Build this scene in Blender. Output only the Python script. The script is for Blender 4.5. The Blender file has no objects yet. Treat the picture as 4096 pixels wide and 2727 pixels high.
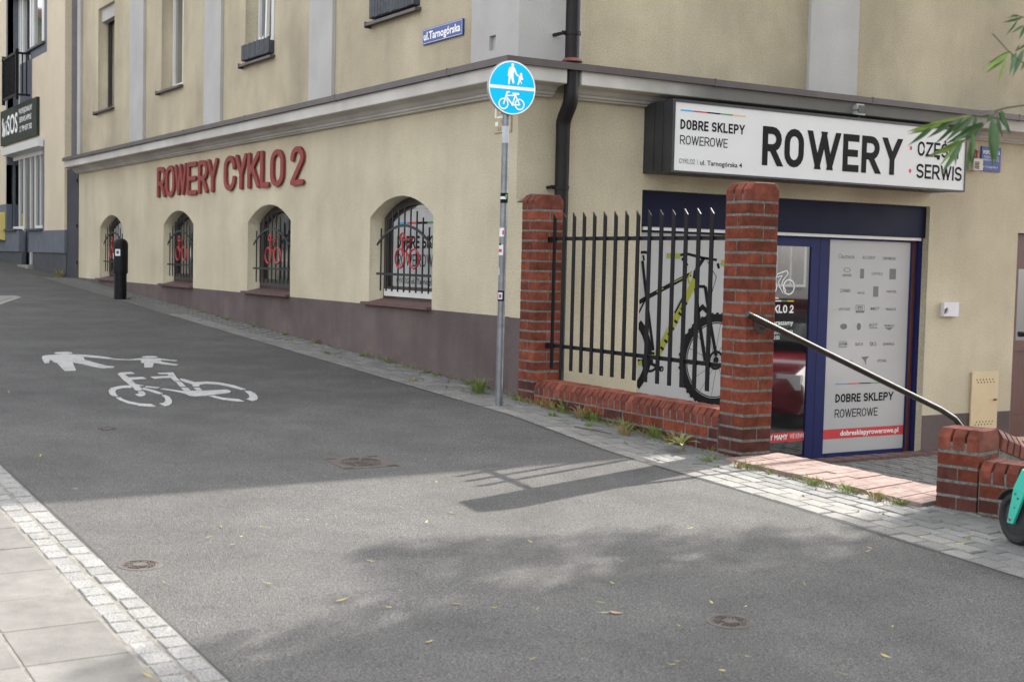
import bpy, bmesh, math, random
from mathutils import Vector, Matrix, Euler
from mathutils.geometry import tessellate_polygon
random.seed(7)
sc = bpy.context.scene
COL = sc.collection
PI = math.pi
# ------------------------------------------------------------------ camera, light
cd = bpy.data.cameras.new('camera'); cam = bpy.data.objects.new('camera', cd); COL.objects.link(cam)
cd.sensor_width = 36.0; cd.lens = 47.037; cd.clip_end = 600; cd.clip_start = .05
CR = Vector((0.51941865, 0.85420406, 0.0232314)); CU = Vector((-0.06253106, 0.01088175, 0.99798369)); CF = Vector((-0.85222892, 0.51982403, -0.05906647))
cam.matrix_world = Matrix(((CR.x, CU.x, -CF.x, 9.82739), (CR.y, CU.y, -CF.y, -6.00452), (CR.z, CU.z, -CF.z, 1.15), (0, 0, 0, 1)))
cd.dof.use_dof = True; cd.dof.focus_distance = 11.0; cd.dof.aperture_fstop = 4.5
sc.camera = cam
SUN = Vector((-.374, 1.31, 1.0)).normalized()
world = bpy.data.worlds.new('World'); sc.world = world; world.use_nodes = True
wn = world.node_tree; wn.nodes.clear()
sky = wn.nodes.new('ShaderNodeTexSky'); sky.sky_type = 'NISHITA'; sky.sun_disc = False
sky.sun_elevation = math.asin(SUN.z); sky.sun_rotation = math.atan2(SUN.x, SUN.y); sky.dust_density = 3.0; sky.air_density = 1.0; sky.ozone_density = 1.0
hs = wn.nodes.new('ShaderNodeHueSaturation'); hs.inputs['Saturation'].default_value = .2
bg = wn.nodes.new('ShaderNodeBackground'); bg.inputs['Strength'].default_value = .15
wo = wn.nodes.new('ShaderNodeOutputWorld')
wn.links.new(sky.outputs[0], hs.inputs['Color']); wn.links.new(hs.outputs[0], bg.inputs[0]); wn.links.new(bg.outputs[0], wo.inputs[0])
sd = bpy.data.lights.new('sun', 'SUN'); sd.energy = 2.3; sd.angle = math.radians(.55); sd.color = (1, .95, .87)
so = bpy.data.objects.new('sun', sd); COL.objects.link(so); so.rotation_euler = (-SUN).to_track_quat('-Z', 'Y').to_euler(); so.location = (0, 0, 20)
sc.view_settings.view_transform = 'Standard'; sc.view_settings.look = 'None'; sc.view_settings.gamma = 1; sc.view_settings.use_curve_mapping = False
sc.view_settings.exposure = 2.27
sc.cycles.max_bounces = 8

# ------------------------------------------------------------------ materials
def mat(name, col, rough=.75, var=.12, scale=6, bump=0., bscale=90, metal=0., orand=0., spec=.5, streak=0., speck=None, coat=0., bdist=.004, detail=6, stretch=None, stain=None):
    m = bpy.data.materials.new(name); m.use_nodes = True
    nt = m.node_tree; N = nt.nodes; Lk = nt.links.new
    b = N['Principled BSDF']; b.inputs['Roughness'].default_value = rough; b.inputs['Metallic'].default_value = metal
    b.inputs['Specular IOR Level'].default_value = spec; b.inputs['Coat Weight'].default_value = coat; b.inputs['Coat Roughness'].default_value = .08
    geo = N.new('ShaderNodeNewGeometry'); pos = geo.outputs['Position']
    def noise(s, d=detail, vec=pos):
        n = N.new('ShaderNodeTexNoise'); n.inputs['Scale'].default_value = s; n.inputs['Detail'].default_value = d; n.inputs['Roughness'].default_value = .6
        Lk(vec, n.inputs['Vector']); return n.outputs['Fac']
    def ramp(fac, a, c, ca, cb):
        r = N.new('ShaderNodeValToRGB'); r.color_ramp.elements[0].position = a; r.color_ramp.elements[1].position = c
        r.color_ramp.elements[0].color = (*ca, 1); r.color_ramp.elements[1].color = (*cb, 1); Lk(fac, r.inputs[0]); return r.outputs[0]
    def mul(a, c, f=1.):
        x = N.new('ShaderNodeMixRGB'); x.blend_type = 'MULTIPLY'; x.inputs[0].default_value = f; Lk(a, x.inputs[1]); Lk(c, x.inputs[2]); return x.outputs[0]
    def mapped(sx, sy, sz):
        mp = N.new('ShaderNodeMapping'); mp.inputs['Scale'].default_value = (sx, sy, sz); Lk(pos, mp.inputs[0]); return mp.outputs[0]
    lo = tuple(max(0, c*(1-var)) for c in col); hi = tuple(min(1, c*(1+var)) for c in col)
    v = mapped(*stretch) if stretch else pos
    out = ramp(noise(scale, vec=v), .3, .7, lo, hi)
    if speck:                                     # [(scale, lo, hi, dark, light)]
        for (s_, a_, c_, ca, cb) in speck: out = mul(out, ramp(noise(s_, 3), a_, c_, (ca,)*3, (cb,)*3))
    if streak:                                    # rain dirt running down a wall
        f = ramp(noise(1., 8, mapped(1.3, 1.3, .22)), .32, .72, (1-streak,)*3, (1, 1, 1)); out = mul(out, f)
        f = ramp(noise(.9, 12), .38, .60, (1-streak*.9, 1-streak*.92, 1-streak*.98), (1, 1, 1)); out = mul(out, f)
    if stain:                                     # (z centre, half height, amount): band of splash dirt broken up by noise
        sx = N.new('ShaderNodeSeparateXYZ'); Lk(pos, sx.inputs[0])
        mr = N.new('ShaderNodeMapRange'); mr.inputs[1].default_value = stain[0]-stain[1]; mr.inputs[2].default_value = stain[0]+stain[1]; Lk(sx.outputs[2], mr.inputs[0])
        mm = N.new('ShaderNodeMath'); mm.operation = 'MULTIPLY'; Lk(mr.outputs[0], mm.inputs[0]); Lk(noise(3.5, 8, mapped(1, 1, .45)), mm.inputs[1])
        out = mul(out, ramp(mm.outputs[0], .25, .6, (1, 1, 1), (1-stain[2],)*3))
    if orand:
        oi = N.new('ShaderNodeObjectInfo'); h = N.new('ShaderNodeHueSaturation')
        mr = N.new('ShaderNodeMapRange'); mr.inputs[3].default_value = 1-orand; mr.inputs[4].default_value = 1+orand; Lk(oi.outputs['Random'], mr.inputs[0])
        Lk(mr.outputs[0], h.inputs['Value']); Lk(out, h.inputs['Color']); out = h.outputs[0]
    Lk(out, b.inputs['Base Color'])
    if rough > .3:
        rr = N.new('ShaderNodeMapRange'); rr.inputs[3].default_value = max(.05, rough-.12); rr.inputs[4].default_value = min(1, rough+.12); Lk(noise(scale*2.3, 4), rr.inputs[0]); Lk(rr.outputs[0], b.inputs['Roughness'])
    if bump:
        bp = N.new('ShaderNodeBump'); bp.inputs['Strength'].default_value = bump; bp.inputs['Distance'].default_value = bdist
        Lk(noise(bscale, 3), bp.inputs['Height']); Lk(bp.outputs[0], b.inputs['Normal'])
    return m
GR = [(70, .36, .6, .86, 1.07), (210, .3, .42, .8, 1.0)]
M = {}
M['plaster'] = mat('cream_plaster', (.66, .588, .425), .9, .06, 1.2, 1., 125, streak=.17, bdist=.009, speck=GR)
M['plaster_up'] = mat('beige_plaster', (.56, .488, .345), .9, .07, 1.2, 1., 125, streak=.22, bdist=.009, speck=GR)
M['plinth'] = mat('mauve_plinth_plaster', (.155, .117, .112), .9, .14, 2.5, 1., 90, streak=.32, bdist=.008)
M['grey_plaster'] = mat('grey_plaster', (.46, .45, .435), .9, .05, 3, .8, 110, streak=.12, bdist=.006)
M['band'] = mat('cornice_plaster', (.58, .555, .52), .9, .05, 3, .4, 80, streak=.2, bdist=.004)
def soot(m, y0, y1, y2, y3, amount):                   # soot deposited on the band between y0 and y3, edges broken up by noise
    nt = m.node_tree; N = nt.nodes; Lk = nt.links.new; b = N['Principled BSDF']; src = b.inputs['Base Color'].links[0].from_socket
    g = N.new('ShaderNodeNewGeometry'); sx = N.new('ShaderNodeSeparateXYZ'); Lk(g.outputs['Position'], sx.inputs[0])
    ns = N.new('ShaderNodeTexNoise'); ns.inputs['Scale'].default_value = 2.2; ns.inputs['Detail'].default_value = 8; Lk(g.outputs['Position'], ns.inputs['Vector'])
    ad = N.new('ShaderNodeMath'); ad.operation = 'MULTIPLY_ADD'; ad.inputs[1].default_value = 1.6; Lk(ns.outputs['Fac'], ad.inputs[0]); Lk(sx.outputs[1], ad.inputs[2])
    ms = []
    for lo, hi in ((y0+.8, y1+.8), (y3+.8, y2+.8)):
        mr = N.new('ShaderNodeMapRange'); mr.interpolation_type = 'SMOOTHSTEP'; mr.inputs[1].default_value = lo; mr.inputs[2].default_value = hi; Lk(ad.outputs[0], mr.inputs[0]); ms.append(mr.outputs[0])
    mu = N.new('ShaderNodeMath'); mu.operation = 'MULTIPLY'; Lk(ms[0], mu.inputs[0]); Lk(ms[1], mu.inputs[1])
    m2 = N.new('ShaderNodeMath'); m2.operation = 'MULTIPLY'; m2.inputs[1].default_value = amount; Lk(mu.outputs[0], m2.inputs[0])
    mx = N.new('ShaderNodeMixRGB'); mx.inputs[2].default_value = (.10, .093, .08, 1); Lk(m2.outputs[0], mx.inputs[0]); Lk(src, mx.inputs[1]); Lk(mx.outputs[0], b.inputs['Base Color'])
soot(M['band'], .75, 2.1, 4.9, 5.9, .82)
M['flash'] = mat('brown_sheet_metal', (.085, .070, .068), .5, .15, 3, .1, 30, metal=0, spec=.35)
M['pipe'] = mat('near_black_pipe', (.012, .010, .010), .55, .2, 5, spec=.25)
M['brick'] = mat('red_clinker_brick', (.168, .042, .022), .75, .24, 14, .5, 160, orand=.28, spec=.15, speck=[(9, .35, .62, .66, 1.1), (40, .3, .5, .78, 1.05)], bdist=.003)
M['coping'] = mat('red_coping_brick', (.165, .047, .030), .72, .22, 12, .45, 150, orand=.24, spec=.15, speck=[(10, .35, .6, .6, 1.1)], bdist=.003)
M['pink_brick'] = mat('worn_pink_step_brick', (.235, .165, .145), .88, .14, 10, .5, 120, orand=.14, spec=.2, speck=[(16, .35, .6, .75, 1.05)], bdist=.003)
M['brick_dark'] = mat('soot_darkened_brick', (.082, .028, .022), .78, .25, 10, .5, 150, orand=.24, spec=.15, speck=[(9, .35, .62, .7, 1.08)], bdist=.003)
M['mortar'] = mat('mortar', (.145, .138, .125), .95, .25, 25, .9, 130, speck=[(60, .35, .6, .6, 1.1)])
M['asphalt'] = mat('asphalt', (.084, .0810, .0780), .9, .12, 1.1, 1., 200, bdist=.008, spec=.35, speck=[(75, .36, .62, .84, 1.12), (140, .36, .60, .45, 1.45), (300, .35, .6, .6, 1.3), (210, .62, .70, 1., 2.8), (.45, .3, .7, .82, 1.10), (2.2, .35, .65, .9, 1.05)])
M['sett'] = mat('granite_sett', (.182, .178, .172), .8, .1, 9, .9, 110, orand=.14, speck=[(120, .35, .6, .6, 1.25)], bdist=.005)
M['sett_grey'] = mat('pale_concrete_sett', (.188, .181, .168), .85, .12, 7, .9, 110, orand=.15, speck=[(130, .33, .6, .6, 1.12)], bdist=.005)
M['paver'] = mat('grey_concrete_paver', (.160, .158, .15), .85, .14, 8, .6, 130, orand=.2, speck=[(120, .35, .6, .8, 1.08)], bdist=.003)
M['paver_dark'] = mat('dark_concrete_paver', (.13, .128, .12), .9, .16, 8, .6, 130, orand=.15)
M['slab'] = mat('pavement_slab', (.148, .140, .130), .88, .09, 3, .3, 120, orand=.06, spec=.3, speck=[(14, .35, .65, .88, 1.04), (170, .35, .6, .85, 1.05), (2.2, .35, .6, .82, 1.04)], bdist=.002)
M['soil'] = mat('joint_soil', (.15, .14, .122), 1, .3, 20, .8, 90)
M['soil_dark'] = mat('dark_joint_soil', (.06, .055, .042), 1, .35, 20, .8, 90)
M['black_metal'] = mat('black_painted_metal', (.007, .007, .009), .5, .25, 12, .15, 60, spec=.2)
M['grille_metal'] = mat('grille_metal', (.014, .016, .019), .45, .25, 12, .15, 60, spec=.35)
M['steel'] = mat('galvanised_steel', (.21, .22, .235), .45, .2, 14, .1, 90, metal=.7)
M['rail_steel'] = mat('worn_handrail_steel', (.035, .031, .029), .28, .3, 18, .1, 60, metal=.75, spec=.6)
M['red_letter'] = mat('faded_red_letter', (.235, .042, .036), .55, .08, 5, spec=.25)
M['red_side'] = mat('letter_return', (.10, .035, .03), .7, .1, 5)
M['emblem'] = mat('red_painted_wire', (.36, .035, .04), .45, .08, 8, spec=.3)
M['white'] = mat('white_pvc', (.66, .66, .64), .4, .05, 4)
M['panel_white'] = mat('light_panel', (.66, .66, .655), .4, .03, 1.5)
M['poster'] = mat('poster_film', (.43, .43, .425), .4, .04, 1.5, coat=.25)
M['ink'] = mat('dark_print', (.008, .0075, .009), .6, .1, 5, spec=.12)
M['ink_grey'] = mat('grey_print', (.15, .15, .15), .5, .1, 5)
M['ink_white'] = mat('white_print', (.82, .82, .82), .5, .02, 5)
M['c_blue'] = mat('blue_print', (.03, .32, .62), .45, .03, 5); M['c_red'] = mat('red_print', (.55, .03, .035), .45, .04, 5)
M['c_green'] = mat('green_print', (.09, .25, .08), .45, .03, 5); M['c_yellow'] = mat('yellow_print', (.75, .48, .06), .45, .03, 5)
M['lime'] = mat('lime_print', (.29, .30, .03), .5, .05, 5, spec=.3)
M['navy'] = mat('navy_painted_aluminium', (.010, .015, .085), .45, .12, 3, spec=.2)
M['navy_dark'] = mat('dark_navy_shutter_box', (.006, .008, .030), .55, .15, 2, spec=.15)
M['brown'] = mat('brown_wood', (.085, .022, .014), .45, .3, 6, stretch=(8, 8, 1))
M['glass'] = mat('dark_window_glass', (.012, .013, .015), .02, .2, 3, spec=1., coat=1.)
M['glass_mid'] = mat('grey_window_glass', (.06, .065, .065), .05, .3, 2, spec=.8, coat=1.)
for n_ in M['glass'].node_tree.nodes:
    if n_.type == 'BSDF_PRINCIPLED': n_.inputs['IOR'].default_value = 2.0; n_.inputs['Coat IOR'].default_value = 1.7
M['frame_brown'] = mat('dark_brown_frame', (.035, .027, .025), .5, .2, 8)
M['sill_tile'] = mat('sill_tile', (.115, .066, .06), .6, .2, 20, spec=.3)
M['sign_blue'] = mat('road_sign_blue', (.0, .60, .98), .3, .02, 3, coat=.3)
M['sign_white'] = mat('road_sign_white', (.97, .98, .98), .3, .01, 3, coat=.3)
M['plate_blue'] = mat('enamel_blue', (.022, .055, .25), .35, .06, 3, spec=.35)
M['cab'] = mat('cream_sheet_metal', (.62, .50, .30), .5, .05, 5, streak=.08)
M['paint'] = mat('road_paint', (.47, .465, .45), .8, .08, 9, .8, 160, spec=.3, speck=[(45, .30, .5, .7, 1.02), (190, .36, .52, .45, 1.), (8, .33, .5, .8, 1.)], bdist=.006)
M['iron'] = mat('rusty_cast_iron', (.078, .065, .058), .75, .2, 18, .6, 90, spec=.3)
M['dark'] = mat('dark_gap', (.012, .011, .010), .9, .2, 9)
M['concrete'] = mat('concrete', (.24, .225, .20), .9, .1, 9, .5, 90)
M['teal'] = mat('teal_painted_alloy', (.03, .43, .32), .35, .05, 6, coat=.4)
M['rubber'] = mat('tyre_rubber', (.018, .018, .018), .8, .2, 20, .3, 90)
M['anthra'] = mat('anthracite_plastic', (.03, .031, .034), .5, .15, 9)
M['nb_wall'] = mat('pale_peach_plaster', (.58, .50, .37), .9, .04, 2, .5, 110, streak=.05, speck=GR)
M['nb_grey'] = mat('slate_grey_plaster', (.105, .118, .145), .9, .12, 4, .7, 75)
M['nb_dark'] = mat('dark_grey_paint', (.045, .048, .058), .7, .15, 4)
M['side_grey'] = mat('gable_grey', (.22, .21, .215), .9, .1, 3, .4, 75)
M['olive'] = mat('dark_olive_board', (.022, .028, .02), .6, .1, 3, spec=.25)
M['slat'] = mat('dark_slate_wood', (.05, .055, .065), .75, .25, 14, orand=.22)
M['yellow_box'] = mat('yellow_plastic', (.70, .55, .17), .5, .06, 5)
M['leaf'] = mat('willow_leaf', (.052, .115, .035), .42, .2, 30, orand=.3, spec=.5)
M['leaf_light'] = mat('young_willow_leaf', (.14, .215, .035), .45, .2, 30, orand=.25)
M['twig'] = mat('twig_bark', (.10, .085, .062), .85, .2, 30)
M['bark'] = mat('tree_bark', (.09, .072, .055), .95, .3, 12, .9, 30, bdist=.03)
M['grass'] = mat('weed_green', (.13, .18, .035), .7, .35, 25)
M['grass_dry'] = mat('dry_weed', (.26, .21, .085), .8, .3, 25)
M['dock'] = mat('dock_leaf', (.16, .17, .035), .55, .3, 18)
M['fallen'] = mat('fallen_leaf_yellow', (.36, .31, .075), .65, .25, 40, orand=.35)
M['grey_mid'] = mat('grey_box', (.32, .32, .31), .5, .1, 6)
M['sticker'] = mat('white_sticker', (.68, .68, .70), .5, .05, 9)
M['tape'] = mat('grey_tape', (.44, .45, .47), .5, .1, 9)
M['car_red'] = mat('maroon_car_paint', (.30, .012, .02), .2, .05, 4, coat=1.)
M['roof'] = mat('roof_tiles', (.18, .07, .05), .8, .2, 5)

# ------------------------------------------------------------------ mesh builder
class MB:
    def __init__(s): s.v = []; s.f = []; s.mi = []; s.m = 0
    def add(s, vs, fs):
        o = len(s.v); s.v += [Vector(p) for p in vs]
        for f in fs: s.f.append([i+o for i in f]); s.mi.append(s.m)
        return s
    def box(s, x0, x1, y0, y1, z0, z1):
        return s.add([(x0,y0,z0),(x1,y0,z0),(x1,y1,z0),(x0,y1,z0),(x0,y0,z1),(x1,y0,z1),(x1,y1,z1),(x0,y1,z1)],
                     [(0,3,2,1),(4,5,6,7),(0,1,5,4),(1,2,6,5),(2,3,7,6),(3,0,4,7)])
    def hexa(s, lo, hi):                              # two quads
        return s.add(list(lo)+list(hi), [(0,3,2,1),(4,5,6,7),(0,1,5,4),(1,2,6,5),(2,3,7,6),(3,0,4,7)])
    def tube(s, pts, r, n=10, caps=True, flat=1.):
        pts = [Vector(p) for p in pts]; rs = r if isinstance(r, (list, tuple)) else [r]*len(pts)
        o = len(s.v); up = None
        for i, p in enumerate(pts):
            d = ((pts[min(i+1, len(pts)-1)]-p).normalized() + (p-pts[max(i-1, 0)]).normalized()).normalized()
            if up is None: up = Vector((0,0,1)) if abs(d.z) < .9 else Vector((1,0,0))
            a = d.cross(up).normalized(); b = a.cross(d).normalized(); up = b
            for k in range(n):
                t = 2*PI*k/n; s.v.append(p + a*math.cos(t)*rs[i] + b*math.sin(t)*rs[i]*flat)
        for i in range(len(pts)-1):
            for k in range(n):
                s.f.append([o+i*n+k, o+i*n+(k+1)%n, o+(i+1)*n+(k+1)%n, o+(i+1)*n+k]); s.mi.append(s.m)
        if caps:
            s.f.append([o+k for k in range(n)]); s.mi.append(s.m); q = o+(len(pts)-1)*n; s.f.append([q+k for k in reversed(range(n))]); s.mi.append(s.m)
        return s
    def lathe(s, prof, c, ax='z', n=24):
        o = len(s.v); c = Vector(c)
        for (r, h) in prof:
            for k in range(n):
                t = 2*PI*k/n; u, v = r*math.cos(t), r*math.sin(t)
                s.v.append(c + Vector({'z': (u, v, h), 'x': (h, u, v), 'y': (u, h, v)}[ax]))
        for i in range(len(prof)-1):
            for k in range(n): s.f.append([o+i*n+k, o+i*n+(k+1)%n, o+(i+1)*n+(k+1)%n, o+(i+1)*n+k]); s.mi.append(s.m)
        s.f.append([o+k for k in reversed(range(n))]); s.mi.append(s.m)
        q = o+(len(prof)-1)*n; s.f.append([q+k for k in range(n)]); s.mi.append(s.m)
        return s
    def poly(s, pts, nrm, depth=0.):                  # flat polygon (concave ok), with side walls going back by depth
        pts = [Vector(p) for p in pts]; o = len(s.v); n = Vector(nrm).normalized()
        tri = tessellate_polygon([pts]); s.v += pts
        for t in tri:
            a, b, c = (pts[i] for i in t)
            t = list(t) if (b-a).cross(c-a).dot(n) > 0 else [t[0], t[2], t[1]]
            s.f.append([i+o for i in t]); s.mi.append(s.m)
        if depth:
            q = len(s.v); s.v += [p-n*depth for p in pts]; k = len(pts)
            for i in range(k): s.f.append([o+i, o+(i+1)%k, q+(i+1)%k, q+i]); s.mi.append(s.m)
        return s
    def build(s, name, m, parent=None, o=(0,0,0), smooth=False):
        me = bpy.data.meshes.new(name); o = Vector(o)
        me.from_pydata([p-o for p in s.v], [], s.f); me.update()
        for mm in (m if isinstance(m, (list, tuple)) else [m]): me.materials.append(mm)
        if any(s.mi): me.polygons.foreach_set('material_index', s.mi)
        bm = bmesh.new(); bm.from_mesh(me); bmesh.ops.recalc_face_normals(bm, faces=bm.faces) if smooth != 'keep' else None; bm.to_mesh(me); bm.free()
        if smooth is True:
            me.polygons.foreach_set('use_smooth', [True]*len(me.polygons))
            me.set_sharp_from_angle(angle=math.radians(38))
        ob = bpy.data.objects.new(name, me); COL.objects.link(ob)
        if parent: ob.parent = parent
        else: ob.location = o
        return ob
def tag(o, label=None, cat=None, group=None, kind=None):
    if label: o['label'] = label
    if cat: o['category'] = cat
    if group: o['group'] = group
    if kind: o['kind'] = kind
    return o
def thing(name, label, cat, loc=(0,0,0), group=None, rot=None):
    e = bpy.data.objects.new(name, None); COL.objects.link(e); e.location = loc; e.empty_display_size = .1
    if rot: e.rotation_euler = rot
    return tag(e, label, cat, group)
def inst(name, me, parent, loc, rot=(0,0,0), scale=(1,1,1)):
    o = bpy.data.objects.new(name, me); COL.objects.link(o); o.location = loc; o.rotation_euler = rot; o.scale = scale
    if parent: o.parent = parent
    return o
_bc = {}
def chamfer_box(sx, sy, sz, c, m, name='brick'):       # shared box mesh with chamfered edges, 44 triangles
    k = (round(sx, 4), round(sy, 4), round(sz, 4), c, m.name)
    if k in _bc: return _bc[k]
    bm = bmesh.new(); bmesh.ops.create_cube(bm, size=1); bmesh.ops.scale(bm, vec=(sx, sy, sz), verts=bm.verts)
    bmesh.ops.bevel(bm, geom=bm.edges[:], offset=c, segments=1, affect='EDGES', profile=.5)
    me = bpy.data.meshes.new(name); bm.to_mesh(me); bm.free(); me.materials.append(m); _bc[k] = me; return me
def prism(prof, length, m, name='brick', axis='x'):     # extrude a profile in (y,z) along x, centred
    k = (tuple(prof), length, m.name, name)
    if k in _bc: return _bc[k]
    h = length/2; n = len(prof); vs = [(-h, y, z) for y, z in prof]+[(h, y, z) for y, z in prof]
    fs = [[i, (i+1) % n, n+(i+1) % n, n+i] for i in range(n)]+[list(range(n))[::-1], [n+i for i in range(n)]]
    me = bpy.data.meshes.new(name); me.from_pydata(vs, [], fs)
    bm = bmesh.new(); bm.from_mesh(me); bmesh.ops.recalc_face_normals(bm, faces=bm.faces)
    bmesh.ops.bevel(bm, geom=bm.edges[:], offset=.003, segments=1, affect='EDGES'); bm.to_mesh(me); bm.free()
    me.materials.append(m); _bc[k] = me; return me

# ------------------------------------------------------------------ lettering: strokes in a DIN-like hand
def arc(cx, cy, rx, ry, a0, a1, n=8):
    return [(cx+rx*math.cos(math.radians(a0+(a1-a0)*i/n)), cy+ry*math.sin(math.radians(a0+(a1-a0)*i/n))) for i in range(n+1)]
def bowl(W, y0, y1, rx=None):
    r = (y1-y0)/2; rx = min(r, W*.75) if rx is None else rx
    return [(0, y1)]+arc(W-rx, (y0+y1)/2, rx, r, 90, -90)+[(0, y0)]
def glyph(c, W, H):
    r = W/2; q = min(r*1.1, H/2)
    ring = arc(r, H-q, r, q, 0, 180)+arc(r, q, r, q, 180, 360); ring.append(ring[0])
    sS = arc(r, .75*H, r, H/4, 10, 270, 12)+arc(r, .25*H, r, H/4, 90, -170, 12)[1:]
    E_ = [[(0, 0), (0, H)], [(0, H), (W, H)], [(0, H*.5), (W*.9, H*.5)], [(0, 0), (W, 0)]]
    C_ = [(W, H*.68)]+arc(r, H-q, r, q, 0, 180)+arc(r, q, r, q, 180, 360)+[(W, H*.32)]
    G = {'O': [ring], '0': [ring], 'Q': [ring, [(r, H*.25), (W, 0)]], 'C': [C_], 'S': [sS], 'E': E_,
         'G': [C_+[(W, H*.48), (r, H*.48)]],
         'R': [[(0, 0), (0, H)], bowl(W, H*.45, H), [(W*.48, H*.45), (W, 0)]], 'P': [[(0, 0), (0, H)], bowl(W, H*.45, H)],
         'B': [[(0, 0), (0, H)], bowl(W*.94, H*.52, H), bowl(W, 0, H*.52)], 'D': [[(0, 0), (0, H)], bowl(W, 0, H, W*.8)],
         'W': [[(0, H), (W*.27, 0)], [(W*.27, 0), (W*.5, H)], [(W*.5, H), (W*.73, 0)], [(W*.73, 0), (W, H)]],
         'Y': [[(0, H), (r, H*.42)], [(W, H), (r, H*.42)], [(r, H*.45), (r, 0)]],
         'K': [[(0, 0), (0, H)], [(W, H), (W*.08, H*.42)], [(W*.33, H*.62), (W, 0)]],
         'L': [[(0, H), (0, 0)], [(0, 0), (W, 0)]], 'I': [[(0, 0), (0, H)]], '1': [[(W*.6, 0), (W*.6, H)], [(W*.6, H*.97), (W*.1, H*.75)]],
         'Z': [[(0, H), (W, H)], [(W, H), (0, 0)], [(0, 0), (W, 0)]], 'T': [[(0, H), (W, H)], [(r, 0), (r, H)]],
         'A': [[(0, 0), (r, H)], [(W, 0), (r, H)], [(W*.2, H*.3), (W*.8, H*.3)]], 'M': [[(0, 0), (0, H)], [(0, H), (r, H*.35)], [(W, H), (r, H*.35)], [(W, 0), (W, H)]],
         'N': [[(0, 0), (0, H)], [(0, H), (W, 0)], [(W, 0), (W, H)]], 'U': [[(0, H)]+arc(r, q, r, q, 180, 360)+[(W, H)]],
         'V': [[(0, H), (r, 0)], [(W, H), (r, 0)]], 'X': [[(0, 0), (W, H)], [(0, H), (W, 0)]], 'H': [[(0, 0), (0, H)], [(W, 0), (W, H)], [(0, H*.5), (W, H*.5)]],
         'F': E_[:3], 'J': [[(W, H), (W, q)]+arc(r, q, r, q, 0, -180)],
         '2': [[(0, H*.72)]+arc(r, H-r*.98, r, r*.98, 180, -25)+[(0, 0)], [(0, 0), (W, 0)]],
         '4': [[(W*.75, 0), (W*.75, H*.6)], [(W*.6, H), (0, H*.25)], [(0, H*.25), (W, H*.25)]],
         '8': [arc(r, .74*H, r*.9, H*.26, 0, 360, 14), arc(r, .25*H, r, H*.25, 0, 360, 14)],
         '6': [arc(r, .28*H, r, H*.28, 0, 360, 14), [(0, H*.28), (W*.15, H*.7), (W*.7, H)]],
         '9': [arc(r, .72*H, r, H*.28, 0, 360, 14), [(W, H*.72), (W*.85, H*.3), (W*.3, 0)]],
         '7': [[(0, H), (W, H)], [(W, H), (W*.3, 0)]], '3': [arc(r, .74*H, r, H*.26, 150, -90, 10), arc(r, .25*H, r, H*.25, 90, -150, 10)],
         ':': [[(0, H*.2), (0, H*.22)], [(0, H*.7), (0, H*.72)]], '.': [[(0, 0), (0, .02)]], '|': [[(0, -.12*H), (0, H*1.1)]], '-': [[(0, H*.45), (W, H*.45)]]}
    G['Ę'] = E_+[[(W*.8, 0), (W*.62, -H*.12), (W*.72, -H*.2), (W*.95, -H*.18)]]
    G['Ś'] = [sS, [(W*.42, H*1.16), (W*.66, H*1.32)]]; G['Ć'] = [C_, [(W*.42, H*1.16), (W*.66, H*1.32)]]; G['Ó'] = [ring, [(W*.42, H*1.16), (W*.66, H*1.32)]]
    return G[c]
WID = {'W': 1.62, 'M': 1.3, 'I': 0, '|': 0, ':': 0, '.': 0, 'L': .86, 'E': .86, 'Ę': .86, 'F': .86, 'R': 1.02, 'Y': 1.12, 'A': 1.1, 'K': 1.05, 'O': 1.02}
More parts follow.
